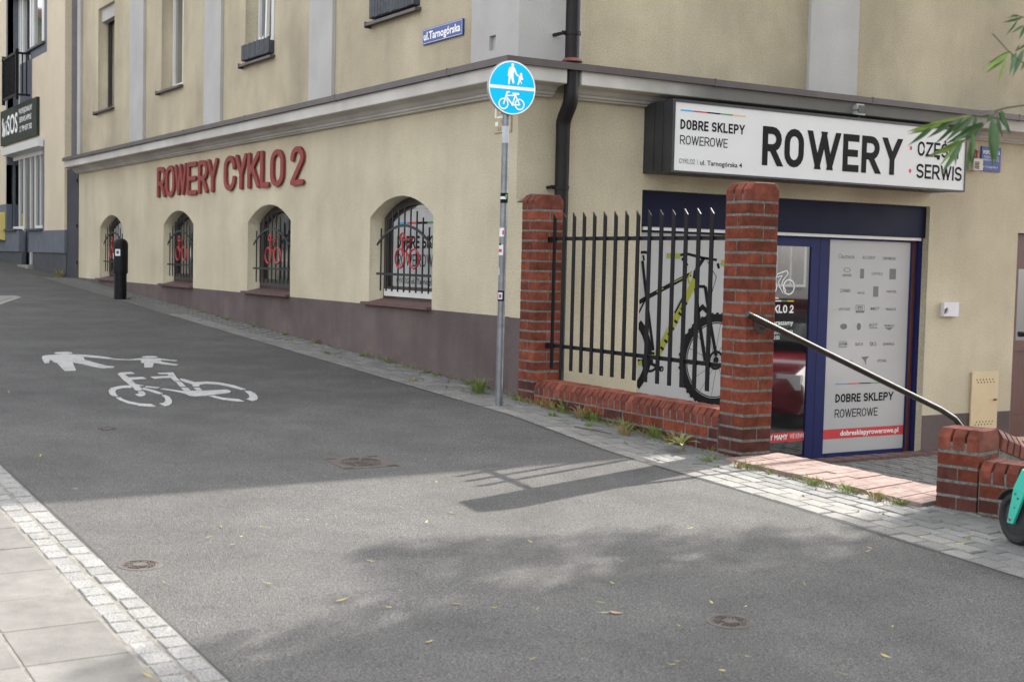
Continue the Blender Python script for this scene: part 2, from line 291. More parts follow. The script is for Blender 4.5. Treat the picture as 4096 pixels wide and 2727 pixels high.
def stroke(mb, pts, h, place, off, cap='flat', H=1., depth=0., lim=None):
    P = [Vector((p[0], p[1])) for p in pts]; closed = (P[0]-P[-1]).length < 1e-6 and len(P) > 3
    if closed: P = P[:-1]
    n = len(P); Lf, Rt = [], []
    for i in range(n):
        a = P[i-1] if (i > 0 or closed) else None; b = P[(i+1) % n] if (i < n-1 or closed) else None
        d1 = (P[i]-a).normalized() if a is not None else None; d2 = (b-P[i]).normalized() if b is not None else None
        d = d1 if d2 is None else d2 if d1 is None else (d1+d2).normalized()
        nn = Vector((-d.y, d.x)); base = d1 or d2
        k = 1/max(.5, abs(nn.dot(Vector((-base.y, base.x)))))
        l, r_ = P[i]+nn*h*k, P[i]-nn*h*k
        if not closed and i in (0, n-1) and cap == 'flat' and H < 1e8:
            sgn = -1 if i == 0 else 1
            for tgt in ((0, -h), (H, H+h)):
                if abs(P[i].y-tgt[0]) < 1e-4*max(H, 1e-3)+1e-9 and abs(d.y) > .35:
                    l = l+d*((tgt[1]-l.y)/d.y); r_ = r_+d*((tgt[1]-r_.y)/d.y); break
            else:
                if abs(d.x) > .95 or abs(d.y) > .95: l = l+d*sgn*h*.98; r_ = r_+d*sgn*h*.98
        Lf.append(l); Rt.append(r_)
    o = len(mb.v); N_ = len(Lf)
    for p in Lf: mb.v.append(place(p.x, p.y, off))
    for p in Rt: mb.v.append(place(p.x, p.y, off))
    m2 = N_ if closed else N_-1
    if depth:
        for p in Lf: mb.v.append(place(p.x, p.y, off-depth))
        for p in Rt: mb.v.append(place(p.x, p.y, off-depth))
    for i in range(m2):
        j = (i+1) % N_; mb.f.append([o+i, o+N_+i, o+N_+j, o+j]); mb.mi.append(mb.m)
        if depth:
            mb.f.append([o+i, o+j, o+2*N_+j, o+2*N_+i]); mb.mi.append(mb.m); mb.f.append([o+N_+j, o+N_+i, o+3*N_+i, o+3*N_+j]); mb.mi.append(mb.m)
    if depth and not closed and cap == 'flat':
        for i in (0, N_-1): mb.f.append([o+i, o+N_+i, o+3*N_+i, o+2*N_+i]); mb.mi.append(mb.m)
    if cap == 'round' and not closed:
        for i, sg in ((0, -1), (N_-1, 1)):
            d = (P[1]-P[0]).normalized() if i == 0 else (P[-1]-P[-2]).normalized()
            c = P[i]; n0 = Vector((-d.y, d.x)); q = len(mb.v); rim = [c+n0*h*math.cos(t*PI/8)+d*sg*h*math.sin(t*PI/8) for t in range(9)]
            for p in rim: mb.v.append(place(p.x, p.y, off))
            mb.f.append([q+t for t in range(9)]); mb.mi.append(mb.m)
            if depth:
                for p in rim: mb.v.append(place(p.x, p.y, off-depth))
                for t in range(8): mb.f.append([q+t, q+t+1, q+9+t+1, q+9+t]); mb.mi.append(mb.m)
def letters(txt, H, t, width, gap=.5, space=1.0):
    """x positions, centre-line widths and strokes, fitted to the wanted total width"""
    hh = H-t
    def total(w):
        x = 0
        for c in txt: x += (.42*space*w if c == ' ' else WID.get(c, 1.)*w+t) + gap*t
        return x-gap*t
    lo, hi = 0.01*H, 3*H
    for _ in range(40):
        w = (lo+hi)/2
        if total(w) > width: hi = w
        else: lo = w
    x = 0; out = []
    for c in txt:
        if c == ' ': x += .42*space*w+gap*t; continue
        cw = WID.get(c, 1.)*w; out.append((c, x+t/2, cw, glyph(c, cw, hh), hh)); x += cw+t+gap*t
    return out
def facade(kind, u0, v0, n0):                          # local (u, v, n) -> world on the two street walls
    if kind == 'R': return lambda u, v, n: Vector((n0+n, u0+u, v0+v))
    if kind == 'L': return lambda u, v, n: Vector((u0+u, n0-n, v0+v))
def text_strokes(mb, txt, H, t, width, place, off=.0, cap='flat', depth=0., gap=.6, space=1., step=.00035):
    k = 0
    for c, x, cw, st, hh in letters(txt, H, t, width, gap, space):
        for s_ in st:
            stroke(mb, [(x+p[0], t/2+p[1]) for p in s_] if False else s_, t/2, (lambda u, v, n, x=x: place(u+x, v+t/2, n)), off+step*(k % 5), cap, hh, depth); k += 1
def text_font(mb, txt, H, width, place, off=0., bold=0.):   # built-in font, fitted to height of capitals and width
    c = bpy.data.curves.new('t', 'FONT'); c.body = txt; c.size = 1; c.offset = bold; c.resolution_u = 3
    o = bpy.data.objects.new('t', c); COL.objects.link(o); dg = bpy.context.evaluated_depsgraph_get()
    me = bpy.data.meshes.new_from_object(o.evaluated_get(dg)); xs = [v.co.x for v in me.vertices]
    a, b = min(xs), max(xs); q = len(mb.v); sx = width/(b-a); sy = H/.70
    for v in me.vertices: mb.v.append(place((v.co.x-a)*sx, v.co.y*sy, off))
    for p in me.polygons: mb.f.append([q+i for i in p.vertices]); mb.mi.append(mb.m)
    bpy.data.objects.remove(o); bpy.data.curves.remove(c); bpy.data.meshes.remove(me)
def ring(mb, c, r0, r1, place, off, n=28, a0=0, a1=360):
    q = len(mb.v); m_ = n+1
    for i in range(m_):
        t = math.radians(a0+(a1-a0)*i/n)
        for rr in (r0, r1): mb.v.append(place(c[0]+rr*math.cos(t), c[1]+rr*math.sin(t), off))
    for i in range(n): mb.f.append([q+2*i, q+2*i+1, q+2*i+3, q+2*i+2]); mb.mi.append(mb.m)
def disc(mb, c, r, place, off, n=20, ry=None):
    ry = ry or r; q = len(mb.v)
    for i in range(n): t = 2*PI*i/n; mb.v.append(place(c[0]+r*math.cos(t), c[1]+ry*math.sin(t), off))
    mb.f.append([q+i for i in range(n)]); mb.mi.append(mb.m)
def rect(mb, u0, u1, v0, v1, place, off):
    q = len(mb.v); mb.v += [place(u0, v0, off), place(u1, v0, off), place(u1, v1, off), place(u0, v1, off)]; mb.f.append([q, q+1, q+2, q+3]); mb.mi.append(mb.m)
def pline(mb, pts, t, place, off, cap='flat'): stroke(mb, pts, t/2, place, off, cap, H=1e9)

# ------------------------------------------------------------------ ground
SX, SB = .0424, .005
def gz(x, y): return -SX*x+SB*y
TILT = Euler((math.atan(SB), math.atan(SX), 0))
def lerp_tab(x, tab):
    if x <= tab[0][0]: return tab[0][1]
    for (a, b), (c, d) in zip(tab, tab[1:]):
        if x <= c: return b+(d-b)*(x-a)/(c-a)
    return tab[-1][1]
def kerb(x): return lerp_tab(x, [(-30, -.62), (1.0, -.595), (2.55, -.765), (4.8, -.76), (7, -.83), (30, -.9)])
def sheet(name, xs, ya, yb, dz, m, kind='structure', ny=1):
    mb = MB(); rows = []
    for x in xs:
        y0, y1 = (ya(x) if callable(ya) else ya), (yb(x) if callable(yb) else yb); row = []
        for j in range(ny+1):
            y = y0+(y1-y0)*j/ny; row.append(len(mb.v)); mb.v.append(Vector((x, y, gz(x, y)+dz)))
        rows.append(row)
    for a, b in zip(rows, rows[1:]):
        for j in range(ny): mb.f.append([a[j], b[j], b[j+1], a[j+1]]); mb.mi.append(0)
    return tag(mb.build(name, m), kind=kind)
gxs = [-32+i*.5 for i in range(96)]
mb = MB(); mb.add([(-40, -60, gz(-40, -60)-.06), (60, -60, gz(60, -60)-.06), (60, -.1, gz(60, -.1)-.06), (-40, -.1, gz(-40, -.1)-.06)], [(0, 1, 2, 3)])
tag(mb.build('ground', M['asphalt']), kind='structure')
sheet('road', gxs, -4.515, kerb, 0, M['asphalt'], ny=2)
sheet('far_roadway', gxs, -30, -8.0, -.03, M['asphalt'])
rp = sheet('pavement', gxs, kerb, lambda x: .03 if x < 3.2 else lerp_tab(x, [(3.2, .3), (4.6, .30), (8, 1.0), (16, 2.2)]), -.006, M['soil_dark'])
lp = sheet('opposite_pavement', gxs, -8.0, -4.515, .0035, M['soil'])
sheet('kerb_seam', [x for x in gxs if -16 < x < 10], lambda x: kerb(x)-.014-.006*math.sin(x*9)-.004*math.sin(x*23), lambda x: kerb(x)+.004, .002, mat('bitumen_seam', (.022, .021, .02), .8, .3, 30, .6, 120))
sheet('kerb_seam', [x for x in gxs if -2 < x < 10], -4.520, lambda x: -4.500+.006*math.sin(x*11)+.004*math.sin(x*29), .002, bpy.data.materials['bitumen_seam'])
# outside paved ground beyond the fence, towards the yard's street side
yd = MB(); yd.box(-.4, 12, .18, 16, -1.3, -.815); yard = tag(yd.build('yard', M['soil']), kind='structure')

# paving pieces: granite setts along the road edge, grey pavers up to the wall
J = lambda a: random.uniform(-a, a)
sett = chamfer_box(.168, .116, .03, .006, M['sett_grey'], 'granite_sett'); pav = chamfer_box(.190, .091, .03, .004, M['paver'], 'paver')
far_s, far_p = MB(), MB()
def wally(x): return 0.02 if x < .12 else (-.07 if x < 3.1 else lerp_tab(x, [(3.1, -.235), (4.55, -.06), (4.6, .07), (8, 1.0), (16, 2.5)]))
for row in range(2):
    x = -15.6+row*.08
    while x < 9:
        L_ = .174+J(.012); y = kerb(x)+.062+row*.122+J(.003)
        if x > -8: inst('granite_sett', sett, rp, (x, y, gz(x, y)-.009+J(.002)), (TILT.x+J(.012), TILT.y+J(.01), J(.02)), ((L_-.008)/.168, 1+J(.03), 1))
        else: far_s.box(x-L_/2+.004, x+L_/2-.004, y-.057, y+.057, gz(x, y)-.02, gz(x, y)+.005)
        x += L_
for row in range(11):
    x = -15.6+(row % 2)*.1
    while x < 8.5:
        y = kerb(x)+.295+row*.1+J(.002)
        if y-.05 < wally(x):
            if x > -4.5: inst('paver', pav, rp, (x, y, gz(x, y)-.010+J(.0025)), (TILT.x+J(.014), TILT.y+J(.012), J(.015)), (1, 1, 1))
            else: far_p.box(x-.098, x+.098, y-.048, y+.048, gz(x, y)-.02, gz(x, y)+.004+J(.002))
        x += .2
tag(far_s.build('granite_setts', M['sett_grey'], rp), kind='stuff'); tag(far_p.build('pavers', M['paver'], rp), kind='stuff')
sett2 = chamfer_box(.118, .092, .03, .006, M['sett'], 'granite_sett')
for row in range(2):
    x = 1.2+row*.05
    while x < 7.5:
        L_ = .124+J(.007); y = -4.565-row*.105+J(.004)
        inst('granite_sett', sett2, lp, (x, y, gz(x, y)-.008+J(.003)), (TILT.x+J(.02), TILT.y+J(.02), J(.025)), ((L_-.007)/.118, 1+J(.03), 1)); x += L_
slab = chamfer_box(.384, .355, .04, .004, M['slab'], 'paving_slab')
for i in range(14):
    for j in range(3):
        x, y = 1.52+.39*i, -4.905-.362*j
        inst('paving_slab', slab, lp, (x, y, gz(x, y)-.014+J(.001)), (TILT.x+J(.004), TILT.y+J(.004), J(.003)))
# yard pavers seen past the step
yp = chamfer_box(.19, .095, .04, .008, M['paver_dark'], 'paver'); n = 0; yf = MB()
for j in range(26):
    for i in range(17):
        y = 2.55+.101*j; x = .12+.2*i+(j % 2)*.1
        o_ = (x-.9) if False else 0
        if y > 2.9+.12*x and y < 5.2+.02*x and n < 295 and x < 2.4: inst('paver', yp, yard, (x, y, -.80+J(.004)), (J(.025), J(.025), J(.03))); n += 1
        else: yf.box(x-.095, x+.095, y-.047, y+.047, -.82, -.781)
tag(yf.build('pavers', M['paver_dark'], yard), kind='stuff')
mb = MB()                                              # brick-on-edge threshold tiles along the shop front
for i in range(32): mb.box(.01, .2, 1.45+i*.125, 1.57+i*.125, -.83, -.755+.004*(i % 2))
mb.build('threshold_tile', M['sill_tile'], yard)

# ------------------------------------------------------------------ corner building
bld = thing('corner_building', 'cream rendered corner building with grey cornice and mauve plinth', 'building')
def wall_with_holes(name, u0, u1, v0, v1, holes, thick, kind, m, parent, n0=0.):
    c = bpy.data.curves.new(name, 'CURVE'); c.dimensions = '2D'; c.fill_mode = 'BOTH'; c.extrude = thick/2
    for pts in [[(u0, v0), (u1, v0), (u1, v1), (u0, v1)]]+holes:
        s_ = c.splines.new('POLY'); s_.points.add(len(pts)-1); s_.use_cyclic_u = True
        for p, q in zip(s_.points, pts): p.co = (q[0], q[1], 0, 1)
    o = bpy.data.objects.new(name, c); COL.objects.link(o)
    me = bpy.data.meshes.new_from_object(o.evaluated_get(bpy.context.evaluated_depsgraph_get())); bpy.data.objects.remove(o); bpy.data.curves.remove(c)
    for v in me.vertices:
        u, w, n_ = v.co
        v.co = (u, n0+thick/2-n_, w) if kind == 'L' else (n0-thick/2+n_, u, w)
    bm = bmesh.new(); bm.from_mesh(me); bmesh.ops.remove_doubles(bm, verts=bm.verts, dist=1e-5); bmesh.ops.recalc_face_normals(bm, faces=bm.faces); bm.to_mesh(me); bm.free()
    me.materials.clear(); me.materials.append(m); ob = bpy.data.objects.new(name, me); COL.objects.link(ob); ob.parent = parent; return ob
def arch_pts(cx, hw, z0, zs, zc, n=14):                # segmental arch opening
    s_ = zc-zs; R_ = (hw*hw+s_*s_)/(2*s_); a = math.asin(hw/R_); cz = zc-R_
    return [(cx-hw, z0), (cx+hw, z0)]+[(cx+R_*math.sin(a-2*a*i/n), cz+R_*math.cos(a-2*a*i/n)) for i in range(n+1)]
WIN = [(-2.212, .703), (-5.822, .722), (-9.45, .715), (-13.14, .74)]
UPW = [(-14.06, -13.0), (-10.33, -9.28), (-6.72, -5.70), (-2.92, -1.87)]
wall_with_holes('wall', -15.4, -.004, .674, 2.62, [arch_pts(c, h, .70, 1.572, 1.78) for c, h in WIN], .34, 'L', M['plaster'], bld)
wall_with_holes('wall', -15.4, -.004, 2.62, 7.05, [[(a, 3.60), (b, 3.60), (b, 5.35), (a, 5.35)] for a, b in UPW], .34, 'L', M['plaster_up'], bld)
wall_with_holes('wall', .002, 8.6, -.80, 2.62, [[(1.34, -.801+.002), (5.12, -.799), (5.12, 1.832), (1.34, 1.832)], [(6.545, -.7), (7.6, -.7), (7.6, 1.6), (6.545, 1.6)]], .34, 'R', M['plaster'], bld)
wall_with_holes('wall', .002, 14, 2.62, 7.05, [], .34, 'R', M['plaster_up'], bld)
mb = MB(); mb.box(-15.4, .0005, -.0005, .339, -.6, .674); mb.build('plinth', M['plinth'], bld)
mb = MB(); mb.box(-.1, .003, 5.125, 5.86, -.9, -.382); mb.box(-.1, .003, 5.86, 6.54, -.9, -.384); mb.build('plinth', M['plinth'], bld)
mb = MB(); mb.box(-15.38, -.36, .36, 14, 6.9, 7.0); mb.box(-15.38, -.36, 13.7, 14, -.9, 6.9); mb.box(-15.38, -15.1, .36, 13.7, -.5, 6.9); mb.box(-.3, 0, 8.62, 14, -.9, 2.6); mb.build('rear_wall', M['plaster_up'], bld)
mb = MB(); mb.box(-15.5, .07, -.2, 14.2, 7.05, 7.16); mb.add([(-15.5, -.2, 7.16), (.07, -.2, 7.16), (.07, 14.2, 7.16), (-15.5, 14.2, 7.16), (-11, 4, 9), (-4, 4, 9), (-4, 9, 9), (-11, 9, 9)], [(0, 1, 5, 4), (1, 2, 6, 5), (2, 3, 7, 6), (3, 0, 4, 7), (4, 5, 6, 7)]); mb.build('roof', M['roof'], bld)
mb = MB(); mb.box(-4.6, -.1, 5.2, 5.3, -.9, 2.6); mb.box(-4.6, -.1, 1.1, 1.2, -.9, 2.6); mb.box(-1.1, -1.0, 1.2, 5.2, -.9, 2.6); mb.build('interior_wall', M['dark'], bld)
def sweep(name, prof, m, spans=((-15.4, 8.6),)):       # profile (d, z) swept along the street wall, round the corner, along the shop wall
    n_ = len(prof)
    for a, b in spans:                                 # a < 0 starts on the street wall; both positive lie on the shop wall
        mb = MB(); st_ = [lambda d, z: Vector((a, -d, z)), lambda d, z: Vector((d, -d, z)), lambda d, z: Vector((d, b, z))] if a < 0 else [lambda d, z: Vector((d, a, z)), lambda d, z: Vector((d, b, z))]
        for f_ in st_:
            for d, z in prof: mb.v.append(f_(d, z))
        for k in range(len(st_)-1):
            for i in range(n_): mb.f.append([k*n_+i, k*n_+(i+1) % n_, (k+1)*n_+(i+1) % n_, (k+1)*n_+i]); mb.mi.append(0)
        mb.f.append(list(range(n_))); mb.mi.append(0); mb.f.append([(len(st_)-1)*n_+i for i in range(n_)]); mb.mi.append(0)
        mb.build(name, m, bld)
sweep('cornice', [(-.02, 2.795), (.268, 2.785), (.268, 2.672), (.262, 2.665), (.13, 2.652), (.105, 2.622), (.082, 2.61), (.08, 2.592), (.055, 2.585), (.05, 2.572), (-.02, 2.568)], M['band'], ((-15.4, .312), (.462, 8.6)))
sweep('flashing', [(-.01, 2.866), (.302, 2.842), (.304, 2.784), (.294, 2.782), (.290, 2.832), (-.01, 2.80)], M['flash'])
mb = MB()
for x in (-13.2, -10.9, -8.3, -5.9, -3.2, -.75): mb.box(x, x+.012, -.3055, -.26, 2.778, 2.847)
for y in (1.9, 3.9, 6.1): mb.box(.26, .3055, y, y+.012, 2.778, 2.847)
mb.build('flashing_seam', M['flash'], bld)
for a, b in ((-15.39, -15.16), (-11.92, -11.16), (-8.22, -7.54), (-4.525, -3.876)):
    mb = MB(); mb.box(a, b, -.042, -.002, 2.85, 7.04); mb.build('pilaster', M['grey_plaster'], bld)
mb = MB(); mb.box(-.773, -.447, -.042, -.002, 2.85, 7.04); mb.box(-.447, -.34, -.042, -.002, 2.85, 2.988); mb.box(-.447, -.34, -.042, -.002, 3.117, 7.04); mb.box(-.34, .042, -.042, -.002, 2.85, 7.04); mb.box(.002, .042, -.002, .6, 2.85, 7.04); mb.box(-.447, -.34, -.006, -.003, 2.988, 3.117); mb.build('pilaster', M['grey_plaster'], bld)
mb = MB(); mb.box(.002, .042, 3.29, 3.94, 2.85, 7.04); mb.build('pilaster', M['grey_plaster'], bld)
# arched basement windows
PST = {}
def ph(c): return lambda u, v, n: Vector((u, .172-n, v))
for k, (c, h) in enumerate(WIN):
    mb = MB(); outer = arch_pts(c, h+.03, .70, 1.572, 1.81); inner = arch_pts(c, h-.10, .86, 1.55, 1.70)
    no = len(outer)
    for p in outer: mb.v.append(Vector((p[0], .168, p[1])))
    for p in inner: mb.v.append(Vector((p[0], .168, p[1])))
    for p in inner: mb.v.append(Vector((p[0], .215, p[1])))
    for i in range(no):
        j = (i+1) % no; mb.f += [[i, j, no+j, no+i], [no+i, no+j, 2*no+j, 2*no+i]]; mb.mi += [0, 0]
    fr = mb.build('arched_window', M['frame_brown'], bld)
    mb = MB(); mb.poly([(p[0], .205, p[1]) for p in arch_pts(c, h-.09, .85, 1.56, 1.71)], (0, -1, 0)); mb.build('pane', M['glass'] if k in (1, 2) else M['glass_mid'], fr)
    mb = MB(); mb.box(c-h+.05, c+h-.05, .15, .166, .765, .835); mb.build('sill_board', M['white'] if k == 0 else M['frame_brown'], fr)
    mb = MB(); mb.box(c-h-.085, c+h+.0, -.06, .17, .672, .7); mb.add([(c-h-.002, .0, .7), (c+h-.002, .0, .7), (c+h-.002, .168, .74), (c-h-.002, .168, .74)], [(0, 1, 2, 3)])
    sl = mb.build('sill', M['sill_tile'], fr)
    if k in (0, 3):
        mb = MB(); mb.poly([(p[0], .196, p[1]) for p in arch_pts(c+.02, h-.14, .87, 1.53, 1.665)], (0, -1, 0)); mb.build('window_poster', M['poster'], fr)
    if k == 0:
        pl = lambda u, v, n: Vector((u, .1945-n, v))
        for i, cc in enumerate(('c_blue', 'c_red', 'ink', 'c_green', 'c_yellow')):
            mb = MB(); a = -2.66+i*.22; b = min(a+.22, -1.70); rect(mb, a, b, 1.505, 1.528, pl, 0); mb.build('colour_bar', M[cc], fr)
        mb = MB(); text_strokes(mb, 'DOBRE SKL', .125, .024, .86, lambda u, v, n: pl(-2.665+u, 1.262+v, n))
        text_strokes(mb, 'ROWEROW', .122, .014, .80, lambda u, v, n: pl(-2.665+u, 1.08+v, n), gap=1)
        text_strokes(mb, 'CYKLO2|', .052, .006, .30, lambda u, v, n: pl(-2.665+u, .905+v, n), gap=1)
        text_font(mb, 'ul. Tarnogórs', .052, .55, lambda u, v, n: pl(-2.33+u, .905+v, n), bold=.012); mb.build('lettering', M['ink'], fr)
# upper floor windows
for k, (a, b) in enumerate(UPW):
    mb = MB()
    for q in ((a, a+.06, 3.62, 5.35), (b-.06, b, 3.62, 5.35), (a+.06, b-.06, 3.62, 3.69), (a+.06, b-.06, 5.28, 5.35), ((a+b)/2-.05, (a+b)/2+.05, 3.69, 5.28)): mb.box(q[0], q[1], .17, .23, q[2], q[3])
    fr = mb.build('upper_window', M['white'] if k else M['frame_brown'], bld)
    mb = MB(); mb.add([(a, .2, 3.6), (b, .2, 3.6), (b, .2, 5.35), (a, .2, 5.35)], [(0, 1, 2, 3)]); mb.build('pane', M['glass'], fr)
    mb = MB(); mb.hexa([(a-.05, -.07, 3.545), (b+.03, -.07, 3.545), (b+.03, .16, 3.575), (a-.05, .16, 3.575)], [(a-.05, -.07, 3.575), (b+.03, -.07, 3.575), (b+.03, .16, 3.606), (a-.05, .16, 3.606)]); mb.box(a-.06, a-.05, -.075, .0, 3.525, 3.59); mb.build('sill', M['flash'], fr)
    if k == 0: mb = MB(); mb.box(a+.002, b-.002, .06, .169, 5.13, 5.348); mb.build('shutter_box', M['grey_plaster'], fr)
    if k == 2:
        mb = MB(); mb.hexa([(a+.55, .05, 3.66), (a+.6, .05, 3.66), (a+.6, .09, 3.66), (a+.55, .09, 3.66)], [(a+.62, .05, 5.3), (a+.67, .05, 5.3), (a+.67, .09, 5.3), (a+.62, .09, 5.3)]); mb.build('tilted_sash', M['white'], fr)
# plastered strip beside the first pillar
mb = MB(); mb.box(.004, .215, -.045, .16, .674, 1.655); mb.build('wing_wall', M['plaster'], bld)
mb = MB(); mb.box(.004, .215, -.0455, .16, -.15, .674); mb.build('wing_wall_plinth', M['plinth'], bld)
mb = MB(); mb.add([(.1, -.06, 1.655), (.225, -.06, 1.665), (.225, .17, 1.665), (.1, .17, 1.655), (.2, -.0, 1.72), (.225, -.0, 1.725), (.225, .1, 1.725), (.2, .1, 1.72)], [(0, 1, 5, 4), (1, 2, 6, 5), (2, 3, 7, 6), (3, 0, 4, 7), (4, 5, 6, 7)]); mb.build('mortar_cap', M['mortar'], bld)

# ------------------------------------------------------------------ shop front (parts of the building)
XF = -.10
def D(y, z): k_ = (9.83-XF)/(9.83+.2); return (-6+(y+6)*k_, 1.15+(z-1.15)*k_)
Rf = lambda u, v, n: Vector((XF+n, u, v))
mb = MB(); mb.box(-.28, -.045, 1.345, 5.115, 1.50, 1.828); mb.build('shutter_box', M['navy_dark'], bld)
a, z0 = D(1.5, 1.478); b, z1 = D(5.178, 1.527); mb = MB(); mb.box(-.12, -.055, 1.40, b, z0-.005, z1-.012); mb.build('shutter_rail', M['white'], bld)
mb = MB(); mb.box(-.13, -.08, 5.06, 5.117, -.80, 1.50); mb.build('shutter_guide', M['navy'], bld); mb = MB(); mb.box(-.14, -.085, 1.343, 1.40, -.80, 1.498); mb.build('shutter_guide', M['navy'], bld)
mb = MB(); mb.box(-.13, -.11, 4.985, 5.06, -.80, 1.46); mb.build('brown_jamb', M['brown'], bld)
def yz(y, z): return D(y, z)
p1a, p1b = 1.42, yz(3.05, 0)[0]; d0, d1 = yz(3.10, 0)[0], yz(3.645, 0)[0]; f0, f1 = yz(3.69, 0)[0], yz(3.90, 0)[0]; q0, q1 = f1, yz(5.089, 0)[0]
ztop, zbot = yz(0, 1.452)[1], yz(0, -.752)[1]; zg1, zg0 = yz(0, 1.37)[1], yz(0, -.722)[1]
mb = MB(); mb.box(-.17, -.105, d0-.1, q1+.005, zbot-.07, zbot); mb.box(-.17, -.105, d1, f1-.001, zbot, ztop); mb.box(-.17, -.107, d0-.1, d0, zbot, ztop); mb.box(-.17, -.105, d0, d1, zg1, ztop); mb.box(-.17, -.106, q1, q1+.02, zbot, ztop); mb.box(-.17, -.107, 1.40, 1.42, -.4, ztop); mb.box(-.17, -.108, 1.40, q1, ztop, ztop+.035)
mb.build('shop_door_frame', M['navy'], bld)
mb = MB(); mb.box(-.16, -.1035, yz(3.763, 0)[0]-.002, yz(3.763, 0)[0]+.002, zbot, ztop); mb.box(-.16, -.098, d1+.02, d1+.06, zbot-.03, zbot-.01); mb.box(-.16, -.098, q0+.03, q0+.06, zbot-.03, zbot-.01); mb.build('door_joint', M['dark'], bld)
mb = MB(); mb.box(-.15, -.12, d0, d1, zg0-.02, zg1); door = mb.build('shop_door_glass', M['glass'], bld)
mb = MB(); text_strokes(mb, 'CYKLO 2', yz(0, .78)[1]-yz(0, .70)[1], .015, .39, lambda u, v, n: Vector((-.1185+n, yz(3.44, 0)[0]-.39+u, yz(0, .70)[1]+v)))
mb.build('lettering', M['ink_white'], door); mb = MB()
bk = lambda u, v, n: Vector((-.1185+n, u, v))
for cx in (3.13, 3.366):
    cy, cz = yz(cx, .961); ring(mb, (cy, cz), .066, .078, bk, .0)
for pts in ([(3.183, 1.044), (3.21, 1.09), (3.33, 1.125), (3.35, 1.10), (3.28, 1.02), (3.27, .985), (3.325, .93), (3.315, .895)], [(3.21, 1.06), (3.27, 1.075), (3.225, 1.01), (3.235, .97), (3.29, .90)]):
    pline(mb, [yz(*p) for p in pts], .010, bk, .0006, 'round')
mb.build('cyclist_print', M['ink_white'], door); mb = MB(); text_font(mb, 'Zapraszamy', .046, .345, lambda u, v, n: Vector((-.1185+n, yz(3.442, 0)[0]-.345+u, yz(0, .582)[1]+v)), bold=.015)
mb.build('lettering', M['ink_white'], door); mb = MB(); text_font(mb, '10:00 - 18:00', .038, .27, lambda u, v, n: Vector((-.1185+n, yz(3.44, 0)[0]-.27+u, yz(0, .49)[1]+v)))
mb.build('lettering', M['ink_white'], door); mb = MB(); text_font(mb, 'SB 10:00', .038, .17, lambda u, v, n: Vector((-.1185+n, yz(3.265, 0)[0]-.17+u, yz(0, .435)[1]+v)))
mb.build('lettering', M['ink_white'], door)
for i, cc in enumerate(('c_blue', 'c_red', 'ink_white', 'c_green', 'c_yellow')):
    mb = MB(); w_ = .084; a = yz(3.44, 0)[0]-(5-i)*w_; rect(mb, a, a+w_, yz(0, .815)[1], yz(0, .822)[1]+.004, bk, 0); mb.build('colour_bar', M[cc], door)
mb = MB(); rect(mb, d0, yz(3.655, 0)[0]-.012, yz(0, -.603)[1], yz(0, -.508)[1], bk, .0); mb.build('red_banner', M['c_red'], door)
mb = MB(); text_font(mb, 'ROWERY MAMY', .05, .46, lambda u, v, n: Vector((-.116+n, yz(3.42, 0)[0]-.46+u, yz(0, -.578)[1]+v)), bold=.03); text_font(mb, 'WE KRWI', .05, .19, lambda u, v, n: Vector((-.116+n, yz(3.445, 0)[0]+u, yz(0, -.575)[1]+v))); mb.build('banner_lettering', M['ink_white'], door)
# poster panel with makers' marks
mb = MB(); mb.box(-.15, -.118, q0, q1, zbot, ztop); pp = mb.build('poster_panel', M['poster'], bld)
pk = lambda u, v, n: Vector((-.1165+n, u, v))
mb = MB()
rows = [[('AUTHOR', 4.17, 1.278, .19, .03), ('ACCENT', 4.47, 1.28, .19, .03), ('DARTMOOR', 4.773, 1.277, .19, .03)],
        [('ANSWER', 4.163, 1.09, .13, .026), ('#', 4.381, 1.111, .055, .1), ('CASTELLI', 4.6, 1.114, .16, .026), ('#', 4.833, 1.113, .095, .11)],
        [('CONNEX', 4.15, .932, .15, .034), ('FINISH LINE', 4.375, .91, .10, .022), ('#', 4.591, .926, .075, .11), ('HAYES', 4.827, .928, .14, .026)],
        [('KRYPTONITE', 4.147, .74, .16, .024), ('%', 4.372, .743, .125, .075), ('MET', 4.591, .746, .13, .03), ('PANARACER', 4.827, .741, .15, .028)],
        [('@', 4.144, .56, .1, .06), ('@', 4.363, .559, .06, .075), ('RST', 4.578, .568, .12, .03), ('SANMARCO', 4.814, .566, .15, .024)],
        [('SAPIM', 4.141, .38, .12, .034), ('SIDI', 4.375, .374, .11, .028), ('SKS', 4.582, .374, .1, .04), ('SUNRINGLE', 4.814, .371, .17, .026)],
        [('TACX', 4.237, .187, .11, .04), ('&', 4.473, .199, .12, .09), ('VITTORIA', 4.721, .195, .14, .028)]]
